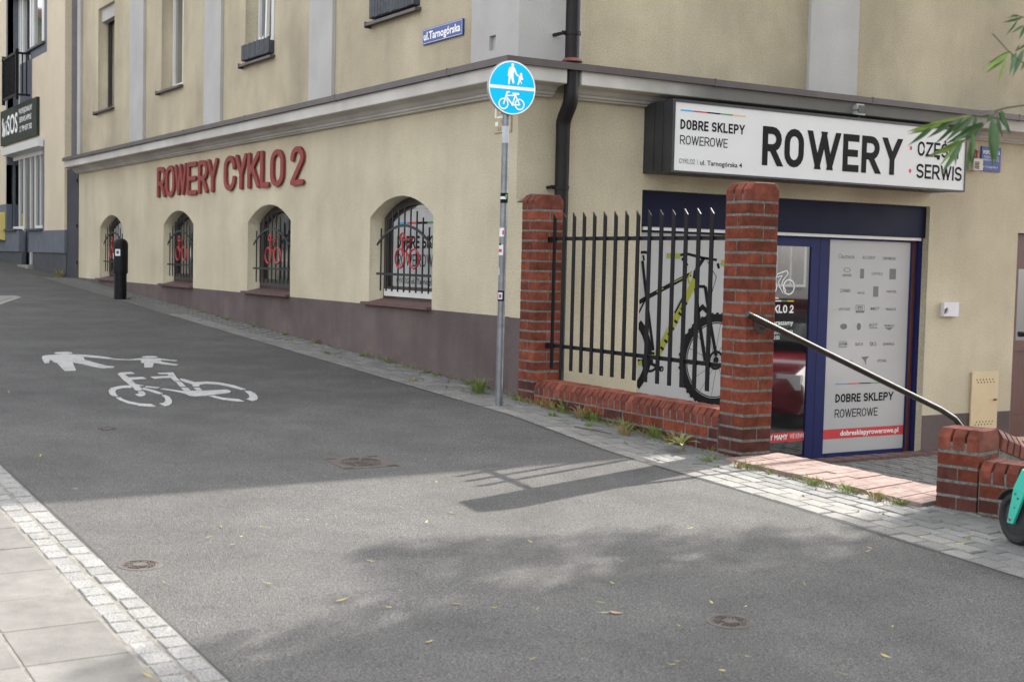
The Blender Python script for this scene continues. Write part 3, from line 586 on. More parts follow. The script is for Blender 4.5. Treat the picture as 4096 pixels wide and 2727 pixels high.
for rw in rows:
    for tx, y, z, w_, h_ in rw:
        mb = MB()
        y, z = yz(y, z); pl = lambda u, v, n, y=y, z=z: pk(y+u, z+v, n)
        if tx == '#': rect(mb, -w_/2, w_/2, -h_/2, h_/2, pl, 0)
        elif tx == '@': disc(mb, (0, 0), w_/2, pl, 0, 14, h_/2)
        elif tx == '&': q = len(mb.v); mb.v += [pl(-.06, .04, 0), pl(.06, .045, 0), pl(.015, .01, 0), pl(.02, -.05, 0), pl(-.012, .0, 0)]; mb.f.append([q, q+4, q+3, q+2, q+1]); mb.mi.append(0)
        elif tx == '%':
            for e in ((-.0625, .0625, .034, .04), (-.0625, .0625, -.04, -.018), (-.0625, -.057, -.018, .034), (.057, .0625, -.018, .034)): rect(mb, *e, pl, 0)
            text_font(mb, 'm', .06, .07, lambda u, v, n: pl(-.035+u, -.012+v, n), bold=.02)
        else: text_font(mb, tx, h_, w_, lambda u, v, n: pl(-w_/2+u, -h_/2+v, n), bold=.018)
        if tx in ('SAPIM', 'RST'): rect(mb, -w_/2, w_/2, -h_*1.0, -h_*.75, pl, 0); rect(mb, -w_/2, w_/2, h_*.7, h_*.8, pl, 0)
        if tx == 'SANMARCO': q = len(mb.v); mb.v += [pl(-.07, -.02, 0), pl(.06, -.02, 0), pl(.0, -.05, 0)]; mb.f.append([q, q+2, q+1]); mb.mi.append(0)
        if tx == 'AUTHOR': ring(mb, (-.115, .01), .018, .023, pl, 0, 14)
        if tx == 'ANSWER': ring(mb, (0, .06), .03, .038, lambda u, v, n: pl(u*1.3, .05+(v-.05)*.6, n), 0, 14)
        mb.build('brand_mark', M['ink_grey'], pp)
mb = MB(); rl = lambda y0, z0: (lambda u, v, n: pk(yz(y0, 0)[0]+u, yz(0, z0)[1]+v, n))
text_strokes(mb, 'DOBRE SKLEPY', .087, .017, .84, rl(4.065, -.229)); text_strokes(mb, 'ROWEROWE', .086, .010, .62, rl(4.063, -.387), gap=1.0)
mb.build('poster_lettering', M['ink'], pp)
for i, cc in enumerate(('c_blue', 'c_red', 'ink', 'c_green', 'c_yellow')):
    mb = MB(); a = yz(4.057, 0)[0]+i*.1685; rect(mb, a, a+.1685, yz(0, -.043)[1], yz(0, -.032)[1], pk, 0); mb.build('colour_bar', M[cc], pp)
mb = MB(); rect(mb, q0+.001, q1-.002, yz(0, -.606)[1], yz(0, -.506)[1], pk, 0); mb.build('red_band', M['c_red'], pp)
mb = MB(); text_font(mb, 'dobresklepyrowerowe.pl', .052, .85, lambda u, v, n: pk(yz(4.152, 0)[0]+u, yz(0, -.577)[1]+v, n+.001), bold=.022); mb.build('band_lettering', M['ink_white'], pp)
# poster panel with the printed mountain bike
mb = MB(); mb.box(-.15, -.118, p1a, d0-.1, -.80, ztop); pb = mb.build('poster_panel', M['poster'], bld)
mb = MB(); bm_ = lambda u, v, n: pk(*yz(u, v), n)
ring(mb, (2.449, .242), .372, .452, bm_, 0, 40); ring(mb, (2.449, .242), .355, .366, bm_, .0003, 40)
for i in range(44):
    t = 2*PI*i/44; pline(mb, [(2.449+.445*math.cos(t), .242+.445*math.sin(t)), (2.449+.464*math.cos(t), .242+.464*math.sin(t))], .03, bm_, .0006)
ring(mb, (1.216, .31), .375, .45, bm_, 0, 16, -46, 46)
for i in range(14):
    t = 2*PI*i/14+.1; pline(mb, [(2.449+.04*math.cos(t+.5), .242+.04*math.sin(t+.5)), (2.449+.36*math.cos(t), .242+.36*math.sin(t))], .004, bm_, .0003)
disc(mb, (2.449, .242), .035, bm_, .0004); ring(mb, (2.449, .242), .07, .095, bm_, .0005, 20)
for pts, t in (([(1.50, .80), (1.60, .85), (2.105, 1.072)], .042), ([(2.165, 1.11), (2.14, .96)], .05), ([(1.526, 1.186), (1.579, .875), (1.682, .347)], .032), ([(1.50, 1.262), (1.55, 1.268), (1.605, 1.255)], .026), ([(1.53, 1.24), (1.545, 1.19)], .02),
               ([(1.97, 1.25), (2.06, 1.262), (2.25, 1.228), (2.42, 1.212)], .026), ([(2.26, 1.23), (2.165, 1.11)], .04), ([(2.165, .955), (2.225, .62), (2.318, .225)], .042), ([(2.286, .955), (2.36, .62), (2.45, .28)], .040), ([(2.19, .70), (2.26, .76), (2.34, .70)], .045), ([(2.165, .955), (2.286, .955)], .03),
               ([(1.99, 1.22), (2.03, 1.19), (2.06, 1.15)], .03), ([(2.43, 1.18), (2.45, 1.13)], .03), ([(1.50, .70), (1.58, .84)], .018), ([(1.50, .26), (1.66, .24)], .02), ([(1.64, .235), (1.785, .172)], .03)):
    pline(mb, pts, t, bm_, .0008)
ring(mb, (1.65, .24), .075, .10, bm_, .001, 20); disc(mb, (1.65, .24), .035, bm_, .001); ring(mb, (1.785, .172), .012, .028, bm_, .001, 12)
pline(mb, [(2.30, 1.20), (2.42, 1.05), (2.36, .86), (2.30, .80)], .007, bm_, .001)
mb.build('bike_print', M['ink'], pb)
mb = MB()
for pts, t in (([(1.807, 1.238), (1.968, 1.241)], .05), ([(2.475, 1.195), (2.53, 1.17)], .05), ([(2.158, 1.02), (2.10, .915), (1.93, .63), (1.705, .262)], .074), ([(1.70, .90), (1.78, .933)], .010), ([(1.86, .972), (2.06, 1.058)], .009), ([(1.505, .225), (1.55, .24)], .04), ([(2.11, 1.10), (2.07, 1.03), (2.09, .98)], .02)): pline(mb, pts, t, bm_, .0016)
mb.build('bike_print_lime', M['lime'], pb)
mb = MB(); pline(mb, [(2.03, .87), (1.925, .70)], .020, bm_, .0020)
for t in (.16, .26, .33, .45, .55, .65, .75, .86):
    a = Vector((2.10, .90)).lerp(Vector((1.72, .285)), t); d_ = Vector((.85, -.53)); pline(mb, [(a.x-.008*d_.x, a.y+.008), (a.x+.036*d_.x, a.y+.036*d_.y)], .024, bm_, .0024)
mb.build('bike_print_marks', M['ink'], pb)
# brown house door further along the wall
mb = MB(); mb.box(-.12, -.06, 6.55, 6.66, -.69, 1.59); mb.box(-.12, -.06, 7.49, 7.595, -.69, 1.59); mb.box(-.12, -.061, 6.66, 7.49, -.69, -.45); mb.box(-.12, -.061, 6.66, 7.49, .28, .40); mb.box(-.12, -.061, 6.66, 7.49, 1.2, 1.59); dr = mb.build('house_door', M['brown'], bld)
mb = MB(); mb.box(-.11, -.09, 6.66, 7.49, -.45, .28); mb.build('door_panel', M['brown'], dr)
mb = MB(); mb.box(-.11, -.09, 6.66, 7.49, .40, 1.2); mb.build('door_pane', M['glass'], dr)

# ------------------------------------------------------------------ things on the walls
sg = thing('lightbox_sign', 'long white lightbox shop sign with big black word over the shopfront', 'sign', (.2, 3.2, 1.98)); so_ = (.2, 3.2, 1.98)
SD = .415
def S(y, z): k_ = (9.83-SD)/(9.83-.33); return (-6+(y+6)*k_, 1.15+(z-1.15)*k_)
mb = MB(); mb.box(.004, SD-.03, 1.336, 5.135, 1.975, 2.60); mb.box(SD-.08, SD+.008, 1.332, 5.145, 1.97, 1.988); mb.box(SD-.08, SD+.008, 1.332, 5.145, 2.588, 2.612); mb.box(SD-.08, SD+.008, 1.332, 1.362, 1.988, 2.588); mb.box(SD-.08, SD+.008, 5.132, 5.145, 1.988, 2.588); mb.box(.05, .16, 1.329, 1.336, 1.99, 2.59); mb.box(.27, .285, 1.329, 1.336, 1.98, 2.6)
mb.build('casing', mat('charcoal_casing', (.028, .029, .034), .45, .3, 4, .2, 40), sg, so_)
mb = MB(); mb.box(SD-.03, SD, 1.362, 5.132, 1.988, 2.588); mb.build('face_panel', M['panel_white'], sg, so_)
sp = lambda y0, z0: (lambda u, v, n: Vector((SD+.0015+n, S(y0, 0)[0]+u, S(0, z0)[1]+v)))
mb = MB(); KS = .9905
for tx, y0, w_ in (('R', 2.462, .238), ('O', 2.736, .247), ('W', 3.033, .419), ('E', 3.492, .218), ('R', 3.745, .245), ('Y', 4.043, .250)):
    text_strokes(mb, tx, .362*KS, .068, w_*KS, sp(y0, 2.099))
mb.build('main_word', M['ink'], sg, so_)
mb = MB(); text_strokes(mb, 'DOBRE SKLEPY', .087, .0165, .748*KS, sp(1.492, 2.363)); mb.build('lettering', M['ink'], sg, so_); mb = MB(); text_strokes(mb, 'ROWEROWE', .080, .0095, .552*KS, sp(1.492, 2.23), gap=.9)
mb.build('lettering', M['ink'], sg, so_); mb = MB(); text_strokes(mb, 'CYKLO2', .042, .004, .176, sp(1.491, 2.062), gap=1.2); text_strokes(mb, '|', .042, .003, .01, sp(1.699, 2.062)); text_font(mb, 'ul. Tarnogórska 4', .042, .49, sp(1.729, 2.06), bold=.016)
mb.build('lettering', M['ink'], sg, so_); mb = MB(); text_strokes(mb, 'CZĘŚCI', .145, .024, .605*KS, sp(4.528, 2.311)); mb.build('lettering', M['ink'], sg, so_); mb = MB(); text_strokes(mb, 'SERWIS', .145, .024, .675*KS, sp(4.52, 2.087)); mb.build('lettering', M['ink'], sg, so_)
for i, cc in enumerate(('c_blue', 'c_red', 'ink', 'c_green', 'c_yellow')):
    mb = MB(); rect(mb, i*.1502, (i+1)*.1502, 0, .012, sp(1.489, 2.525), 0); mb.build('colour_bar', M[cc], sg, so_)
for z in (2.381, 2.154):
    mb = MB(); disc(mb, (0, 0), .018, sp(4.43, z), 0, 16, .022); mb.build('red_dot', M['c_red'], sg, so_)

wl = thing('wall_lettering', 'large faded red raised letters mounted on the cream side wall', 'wall lettering', (-7.5, -.05, 2.0)); o_ = (-7.5, -.05, 2.0)
for tx, a, b, z0, z1 in (('R', -10.40, -9.985, 1.99, 2.446), ('O', -9.975, -9.535, 1.985, 2.446), ('W', -9.52, -8.97, 1.995, 2.446), ('E', -8.945, -8.52, 1.985, 2.446), ('R', -8.45, -8.05, 1.99, 2.446), ('Y', -8.06, -7.64, 1.99, 2.446), ('C', -7.385, -6.95, 1.99, 2.446), ('Y', -6.945, -6.52, 1.99, 2.446), ('K', -6.49, -6.07, 1.99, 2.446), ('L', -6.045, -5.74, 1.99, 2.446), ('O', -5.70, -5.27, 1.985, 2.432), ('2', -5.05, -4.655, 1.98, 2.43)):
    mb = MB(); text_strokes(mb, tx, z1-z0, .064 if tx != 'W' else .056, (b-a)/1.5, (lambda u, v, n, a=a, z0=z0: Vector((a+u*1.5, -.038-n, z0+v))), 0., 'round', .026, step=.0006)
    mb.build('letter', M['red_letter'], wl, o_)
# street name plate
sn = thing('street_sign', 'blue enamel street name plate with white lettering beside the corner pilaster', 'street sign', (-1.37, -.01, 3.27)); o_ = (-1.37, -.01, 3.27)
mb = MB(); mb.box(-1.765, -.975, -.022, -.003, 3.205, 3.349); mb.build('plate', M['plate_blue'], sn, o_)
nl = lambda u, v, n: Vector((u, -.0232-n, v))
mb = MB(); text_font(mb, 'ul.Tarnogórska', .072, .72, lambda u, v, n: nl(-1.735+u, 3.245+v, n), bold=.028)
for e in ((-1.758, -.982, 3.212, 3.215), (-1.758, -.982, 3.339, 3.342), (-1.758, -1.754, 3.215, 3.339), (-.986, -.982, 3.215, 3.339)): rect(mb, *e, nl, 0)
mb.build('lettering', M['ink_white'], sn, o_)
# gas plate behind the pole
gp = thing('utility_plate', 'small beige utility plate with black numbers behind the sign pole', 'plate', (-.24, -.01, 2.35)); o_ = (-.24, -.01, 2.35)
mb = MB(); mb.box(-.385, -.095, -.014, -.002, 2.27, 2.53); mb.build('plate', mat('beige_plate', (.42, .36, .22), .5, .05, 5), gp, o_)
mb = MB(); gl = lambda u, v, n: Vector((u, -.0155-n, v))
for e in ((-.37, -.34, 2.40, 2.52), (-.36, -.31, 2.33, 2.365), (-.33, -.22, 2.395, 2.41), (-.29, -.2, 2.44, 2.475)): rect(mb, *e, gl, 0)
mb.build('symbol', M['ink_white'], gp, o_)
mb = MB(); text_font(mb, '13.', .03, .06, lambda u, v, n: gl(-.27+u, 2.49+v, n)); text_font(mb, '60', .03, .05, lambda u, v, n: gl(-.26+u, 2.425+v, n)); text_font(mb, '11.3', .03, .06, lambda u, v, n: gl(-.26+u, 2.345+v, n)); text_font(mb, '5.1', .03, .05, lambda u, v, n: gl(-.31+u, 2.285+v, n)); mb.build('numbers', M['ink'], gp, o_)
# window grilles with cyclist emblem
def grille(cx, label):
    o_ = (cx, .04, .82); t = thing('window_grille', label, 'window grille', o_, 'wrought iron grilles with red cyclist emblems in the arched windows')
    for i in range(9):
        x = cx-.532+.133*i; q = (x-cx)/.532; zt = 1.668-.205*q*q*abs(q)**.2
        mb = MB(); mb.box(x-.0065, x+.0065, .033, .046, .82+.0, zt)
        mb.build('bar', M['grille_metal'], t, o_)
    mb = MB(); pts = [(cx-.6+1.2*i/16) for i in range(17)]
    for a, b in zip(pts, pts[1:]):
        za, zb = (1.485-.19*((x-cx)/.6)**2 for x in (a, b)); mb.hexa([(a, .02, za-.013), (b, .02, zb-.013), (b, .032, zb-.013), (a, .032, za-.013)], [(a, .02, za+.013), (b, .02, zb+.013), (b, .032, zb+.013), (a, .032, za+.013)])
    mb.build('arched_rail', M['grille_metal'], t, o_)
    mb = MB(); mb.box(cx-.6, cx+.6, .02, .032, .982, 1.007); mb.build('bottom_rail', M['grille_metal'], t, o_)
    e0 = cx+2.19; mb = MB(); E3 = lambda x, z: (x+e0, .0, z)
    for c_, rx, rz in (((-2.157, 1.372), .040, .034), ((-2.207, 1.156), .100, .094), ((-1.898, 1.156), .104, .094)):
        mb.tube([E3(c_[0]+rx*math.cos(2*PI*i/24), c_[1]+rz*math.sin(2*PI*i/24)) for i in range(25)], .0105, 8, False)
    mb.tube([E3(*p) for p in ((-2.12, 1.335), (-1.93, 1.362), (-2.078, 1.226), (-2.0, 1.168))], .0105, 8); mb.tube([E3(*p) for p in ((-2.135, 1.345), (-2.162, 1.24), (-2.145, 1.20))], .0105, 8)
    mb.build('cyclist_emblem', M['emblem'], t, o_, smooth=True)
grille(-2.19, 'black window grille with red cyclist emblem in front of the white lettered window poster')
grille(-5.80, 'black window grille with red cyclist emblem on the dark window below the red numeral')
grille(-9.43, 'black window grille with red cyclist emblem on the second dark window from the far end')
grille(-13.12, 'black window grille half hidden behind the black bollard at the far end')
# planters on upper sills
def planter(a, b, label, extra):
    o_ = ((a+b)/2, -.02, 3.6); t = thing('flower_box', label, 'flower box', o_, 'slatted flower boxes on the upper window sills')
    n_ = 15; w_ = (b-a)/n_
    me = chamfer_box(w_-.006, .012, .19, .002, M['slat'], 'slat')
    for i in range(n_): inst('slat', me, t, (a+w_*(i+.5)-o_[0], -.055-o_[1], .108+J(.006)), (0, J(.012), 0))
    mb = MB(); mb.box(a, b, -.048, .12, 3.61, 3.76); mb.build('trough', M['slat'], t, o_)
    mb = MB()
    for i in range(26): 
        x = random.uniform(*extra); y = random.uniform(-.02, .1); s_ = .03+random.random()*.03
        mb.add([(x-s_, y, 3.77+J(.02)), (x+s_, y+J(.03), 3.78+J(.02)), (x+J(.02), y, 3.84+J(.04))], [(0, 1, 2)])
    return t, mb, o_
t, mb, o_ = planter(-6.70, -5.72, 'slatted dark flower box with white blossom below the tilted white window', (-6.35, -5.95)); mb.build('blossom', M['ink_white'], t, o_)
t, mb, o_ = planter(-2.9, -1.89, 'slatted dark flower box nearest the street name plate', (-2.9, -2.6)); mb.build('foliage', M['grass'], t, o_)
# downpipe
dp = thing('downpipe', 'dark brown rainwater downpipe passing the cornice at the corner', 'downpipe', (.1, .385, -.6)); o_ = (.1, .385, -.6)
mb = MB(); mb.tube([(.225, .385, 7.0), (.225, .385, 2.56)], .061, 20); mb.build('upper_pipe', M['pipe'], dp, o_, smooth=True)
mb = MB(); mb.tube([(.225, .385, 2.575), (.222, .385, 2.53), (.20, .386, 2.49), (.13, .39, 2.40), (.108, .392, 2.36), (.105, .392, 2.31)], .064, 20); mb.build('offset_bend', M['pipe'], dp, o_, smooth=True)
mb = MB(); mb.tube([(.105, .392, 2.33), (.105, .392, -.6)], .061, 20); mb.build('lower_pipe', M['pipe'], dp, o_, smooth=True)
for x, z in ((.225, 3.10), (.105, 1.80)):
    mb = MB(); mb.lathe([(.062, -.016), (.069, -.016), (.069, .016), (.062, .016)], (x, .388, z), n=20); mb.box(0, x-.05, .30, .325, z-.012, z+.012); mb.lathe([(.0, -.02), (.018, -.02), (.018, .02), (0, .02)], (x-.02, .315, z), 'y', 10); mb.build('clamp', M['pipe'], dp, o_)
mb = MB(); mb.lathe([(.064, 0), (.095, .004), (.08, .02), (.064, .035)], (.225, .385, 2.855), n=14); mb.build('collar', mat('rusty_collar', (.16, .05, .04), .8, .3, 30), dp, o_)
# lamp over the sign
fl = thing('flood_lamp', 'small grey floodlight on a stem above the shop sign', 'lamp', (.30, 3.70, 2.6)); o_ = (.30, 3.70, 2.6)
mb = MB(); mb.hexa([(.27, 3.665, 2.665), (.33, 3.665, 2.655), (.33, 3.775, 2.655), (.27, 3.775, 2.665)], [(.26, 3.67, 2.745), (.315, 3.67, 2.765), (.315, 3.77, 2.765), (.26, 3.77, 2.745)]); mb.build('head', M['grey_mid'], fl, o_)
mb = MB(); mb.tube([(.30, 3.715, 2.66), (.30, 3.715, 2.61)], .009, 8); mb.build('stem', M['black_metal'], fl, o_)
mb = MB(); mb.box(.332, .336, 3.68, 3.765, 2.675, 2.75); mb.build('lens', M['glass_mid'], fl, o_)
mb = MB(); mb.box(.262, .335, 3.662, 3.778, 2.70, 2.706); mb.build('yoke', M['black_metal'], fl, o_)
# address plate and siren
ad = thing('address_plate', 'blue enamel address plate with white text right of the shop sign', 'plate', (.01, 6.02, 2.25)); o_ = (.01, 6.02, 2.25)
mb = MB(); mb.box(.004, .02, 5.864, 6.178, 2.248, 2.512); mb.build('plate', M['plate_blue'], ad, o_)
mb = MB(); al = lambda y0, z0: (lambda u, v, n: Vector((.0215+n, y0+u, z0+v)))
text_font(mb, 'WSPÓLNOTA', .042, .28, al(5.88, 2.43), bold=.02); text_font(mb, 'MIESZKANIOWA', .022, .24, al(5.9, 2.392)); text_font(mb, 'NIERUCHOMOŚCI', .022, .25, al(5.895, 2.36)); text_font(mb, 'ul. Tarnogórska 4', .024, .24, al(5.89, 2.285)); mb.build('lettering', M['ink_white'], ad, o_)
al_ = thing('alarm_siren', 'alarm siren box with red beacon and wire cage beside the blue address plate', 'alarm', (.05, 5.72, 2.24)); o_ = (.05, 5.72, 2.24)
mb = MB(); mb.box(.004, .10, 5.65, 5.795, 2.243, 2.365); mb.build('housing', mat('cream_housing', (.55, .5, .4), .5, .05, 5), al_, o_)
mb = MB(); [mb.box(.1, .104, 5.665, 5.735, 2.258+.016*i, 2.266+.016*i) for i in range(5)]; mb.build('louvre', M['dark'], al_, o_)
mb = MB(); mb.lathe([(.036, 0), (.036, .06), (.022, .085)], (.055, 5.72, 2.366), n=12); mb.build('beacon', mat('red_lens', (.35, .03, .02), .3, .05, 5), al_, o_, smooth=True)
mb = MB()
for i in range(4):
    t_ = PI*i/4; mb.tube([(.055+.045*math.cos(t_)*c_, 5.72+.045*math.sin(t_)*c_, 2.366+h_) for c_, h_ in ((-1, 0), (-1, .07), (0, .1), (1, .07), (1, 0))], .003, 5)
mb.build('wire_cage', M['steel'], al_, o_)
# white box and meter cabinet
wb = thing('junction_box', 'small white box with a torn cover on the wall right of the door', 'box', (.03, 5.455, .674)); o_ = (.03, 5.455, .674)
mb = MB(); mb.box(.003, .05, 5.342, 5.572, .675, .824); mb.build('cover', mat('white_box', (.66, .64, .68), .5, .05, 6), wb, o_)
mb = MB(); mb.add([(.0515, 5.345, .70), (.0515, 5.352, .755), (.0515, 5.40, .772), (.055, 5.385, .74), (.054, 5.36, .715)], [(0, 1, 2, 3, 4)]); mb.build('tear', M['anthra'], wb, o_)
mb = MB(); mb.add([(.052, 5.37, .70), (.075, 5.385, .735), (.054, 5.42, .755), (.052, 5.43, .72)], [(0, 1, 2, 3)]); mb.build('torn_flap', M['sticker'], wb, o_)
cb = thing('meter_cabinet', 'cream metal meter cabinet door with rows of small vent holes', 'cabinet', (.02, 6.08, -.57)); o_ = (.02, 6.08, -.57)
mb = MB(); mb.box(.004, .022, 5.868, 6.302, -.567, .064); mb.build('door', M['cab'], cb, o_)
mb = MB()
for z0 in (-.02, -.05, -.485, -.515):
    for i in range(6): mb.lathe([(.0085, 0), (.0085, .0015)], (.022, 5.945+.052*i+(.02 if z0 in (-.05, -.485) else 0), z0), 'x', 8)
mb.build('vent_hole', M['dark'], cb, o_)
for z0 in (-.09, -.46): mb = MB(); mb.box(.022, .027, 5.862, 5.905, z0-.02, z0+.012); mb.build('hinge', M['cab'], cb, o_)
mb = MB(); mb.lathe([(.012, 0), (.012, .03)], (.022, 6.245, -.245), 'x', 10); mb.build('lock', mat('brass_lock', (.25, .17, .06), .4, .1, 9, metal=.8), cb, o_)

# ------------------------------------------------------------------ brick pillars and walls
BH, PITCH = .067, .0836
full_x, full_y = chamfer_box(.252, .121, BH, .0025, M['brick']), chamfer_box(.121, .252, BH, .0025, M['brick'])
low_x, low_y = chamfer_box(.252, .121, BH, .0025, M['brick_dark']), chamfer_box(.121, .252, BH, .0025, M['brick_dark'])
cop_prof = ((-.127, 0), (.127, 0), (.127, .073), (.09, .12), (-.09, .12), (-.127, .073))
def pillar(name, label, x0, y0, ztop, zbase, rot=0., group=None, flip=0):
    cx, cy = x0+.1225, y0+.127; t = thing(name, label, 'brick pillar', (cx, cy, zbase), group, (0, 0, rot) if rot else None)
    mb = MB(); mb.box(-.1195, .1195, -.1235, .1235, -.02, ztop-zbase+.045); core = mb.build('mortar_core', M['mortar'], t)
    z = ztop-.018-BH/2; k = flip
    while z > zbase-.06:
        for s_ in (-1, 1):
            dk_ = z < zbase+(.33 if z > zbase+.2 and random.random() < .5 else .25)
            if k % 2 == 0: inst('brick', low_x if dk_ else full_x, t, (J(.001), s_*.0655+J(.001), z-zbase+J(.001)), (J(.004), J(.004), J(.006)), (.245/.252, 1, 1))
            else: inst('brick', low_y if dk_ else full_y, t, (s_*.0625+J(.001), J(.001), z-zbase+J(.001)), (J(.004), J(.004), J(.006)), (.98, 1, 1))
        z -= PITCH; k += 1
    cm = prism(cop_prof, .0735, M['coping'])
    for i in (-1, 0, 1): inst('coping_brick', cm, t, (i*.0858, J(.001), ztop-zbase+J(.001)), (0, 0, J(.006)))
    return t
pillar('brick_pillar', 'tall red brick pillar at the building corner behind the downpipe', .219, -.074, 1.59, -.06)
p2 = pillar('brick_pillar', 'tall red brick pillar carrying the handrail in front of the shop door', 2.83, -.074, 1.592, -.17)
def low_wall(label, x0, L_, y0, zc, zbase, rot=0., org=None, rows=3, lp_=.0765, depth=.254):
    o_ = org or (x0, y0, zbase); t = thing('brick_wall', label, 'brick wall', o_, None, (0, 0, rot) if rot else None)
    mb = MB(); mb.box(.003, L_-.003, .0035, depth-.004, -.9, zc-o_[2]+.066); mb.build('mortar_core', M['mortar'], t)
    n_ = int(round(L_/lp_)); cm = prism(cop_prof, L_/n_-.0125, M['coping'])
    for i in range(n_): inst('coping_brick', cm, t, (L_/n_*(i+.5), depth/2+J(.002), zc-o_[2]+J(.002)), (J(.01), J(.006), J(.008)))
    for r_ in range(rows):
        z = zc-.012-BH/2-PITCH*r_; x = 0.; first = True
        while x < L_-.02:
            w_ = .25 if not first else (.25 if r_ % 2 == 0 else .125)
            w_ = min(w_, L_-x); first = False
            if w_ > .04: inst('brick', low_x if r_ > 0 or random.random() < .25 else full_x, t, (x+w_/2, .0605+J(.001), z-o_[2]+J(.001)), (J(.003), J(.003), J(.004)), ((w_-.014)/.252, 1, 1))
            x += w_
    return t
low_wall('low red brick wall with bevelled coping under the black railings', .468, 2.356, -.074, .055, -.2)
R15 = math.radians(14)
o3 = Vector((4.61, .045, -.25))
p3 = pillar('brick_pillar', 'short red brick pillar at the right edge of the shop entrance', 4.61, .045, .143, -.25, 0)
p3.location = o3+Matrix.Rotation(R15, 3, 'Z') @ Vector((.1225, .127, 0)); p3.rotation_euler.z = R15
e3 = o3+Matrix.Rotation(R15, 3, 'Z') @ Vector((.25, 0, 0))
low_wall('low red brick street wall running right from the short pillar behind the scooter', 0, 3.0, 0, -.022, -.25, R15, (e3.x, e3.y, -.25), 3)
# wall falling with the steps behind the short pillar
e4 = o3+Matrix.Rotation(R15, 3, 'Z') @ Vector((.245, .256, 0))
fw = thing('brick_wall', 'red brick wall with sloping coping falling along the entrance steps', 'brick wall', (e4.x, e4.y, -.25), None, (0, 0, R15+PI/2))
sl_ = math.atan(.27); mb = MB()
Lw = 2.2
mb.add([(0, 0, -.9), (Lw, 0, -.9), (Lw, .24, -.9), (0, .24, -.9), (0, 0, .40), (Lw, 0, .40-Lw*.27), (Lw, .24, .40-Lw*.27), (0, .24, .40)], [(0, 3, 2, 1), (4, 5, 6, 7), (0, 1, 5, 4), (1, 2, 6, 5), (2, 3, 7, 6), (3, 0, 4, 7)]); mb.build('mortar_core', M['mortar'], fw)
cm = prism(cop_prof, .072, M['coping'])
for i in range(25): x = .045+i*.085; inst('coping_brick', cm, fw, (x, .12, .392-x*.27), (0, sl_, J(.008)))
# threshold: two rows of bricks on edge, laid as their own step
st = thing('entrance_step', 'worn pinkish brick step between the two entrance pillars', 'step', (3.9, .05, -.2)); o_ = Vector((3.9, .05, -.2))
A0, A1, B0, B1 = Vector((3.10, -.235)), Vector((4.60, -.055)), Vector((3.05, .275)), Vector((4.50, .46))
Nn = 19
for i in range(Nn):
    for r_ in range(2):
        f0_, f1_ = i/Nn, (i+1)/Nn; g0, g1 = (0, .49) if r_ == 0 else (.50, 1.); e = .0010/1.5
        P_ = lambda f, g: (A0.lerp(A1, f)).lerp(B0.lerp(B1, f), g)
        dz_ = J(.003); c4 = [P_(f0_+e*2, g0), P_(f1_-e*2, g0), P_(f1_-e*2, g1), P_(f0_+e*2, g1)]
        z_ = [gz(p.x, 0)+.028+dz_ for p in c4]
        mb = MB(); mb.hexa([(p.x, p.y, z-.14) for p, z in zip(c4, z_)], [(p.x, p.y, z) for p, z in zip(c4, z_)])
        ob = mb.build('brick', M['pink_brick'], st, o_)
mb = MB(); c4 = [A0.lerp(B0, .01), A1.lerp(B1, .01), A1.lerp(B1, .99), A0.lerp(B0, .99)]
mb.hexa([(p.x, p.y, -.9) for p in c4], [(p.x, p.y, gz(p.x, 0)+.018) for p in c4]); mb.build('mortar_bed', M['mortar'], st, o_)
mb = MB()
for i in range(3): mb.box(3.02, 4.72, .30+.3*i, .62+.3*i, -.9, -.28-.16*i)
tag(mb.build('entrance_stairs', M['concrete']), kind='structure')

# ------------------------------------------------------------------ railing and handrail
fn = thing('metal_fence', 'black railings with slanted bar tips between the two tall brick pillars', 'fence', (1.6, .046, .27)); o_ = (1.6, .046, .27)
for i in range(15):
    x = .572+.1428*i; mb = MB()
    mb.hexa([(x-.019, .024, .278), (x+.019, .024, .278), (x+.019, .034, .278), (x-.019, .034, .278)], [(x-.019, .024, 1.556), (x+.019, .024, 1.516), (x+.019, .034, 1.516), (x-.019, .034, 1.556)])
    mb.build('bar', M['black_metal'], fn, o_)
for z in (1.332, .452):
    mb = MB(); mb.box(.45, 2.85, .036, .062, z, z+.03); mb.build('rail', M['black_metal'], fn, o_)
for z in (1.325, .447):
    mb = MB(); mb.box(.468, .55, .03, .066, z-.008, z+.038); mb.build('bracket', M['black_metal'], fn, o_)
hr = thing('handrail', 'worn steel tube handrail sloping down from the tall brick pillar', 'handrail', (3.12, .05, .8)); o_ = (3.12, .05, .8)
mb = MB(); mb.tube([(3.13, -.115, .843), (3.13, .84, .49), (3.13, 1.77, .145), (3.13, 1.93, .07), (3.13, 2.01, .0), (3.13, 2.05, -.1), (3.13, 2.06, -.8)], .0215, 14); mb.build('tube', M['rail_steel'], hr, o_, smooth=True)
mb = MB(); mb.lathe([(.065, 0), (.065, .006), (.058, .008)], (3.077, .053, .772), 'x', 20); mb.tube([(3.08, .053, .75), (3.115, .053, .752), (3.13, .053, .775)], .01, 8); mb.build('flange', mat('rusty_flange', (.05, .032, .027), .7, .3, 25), hr, o_)

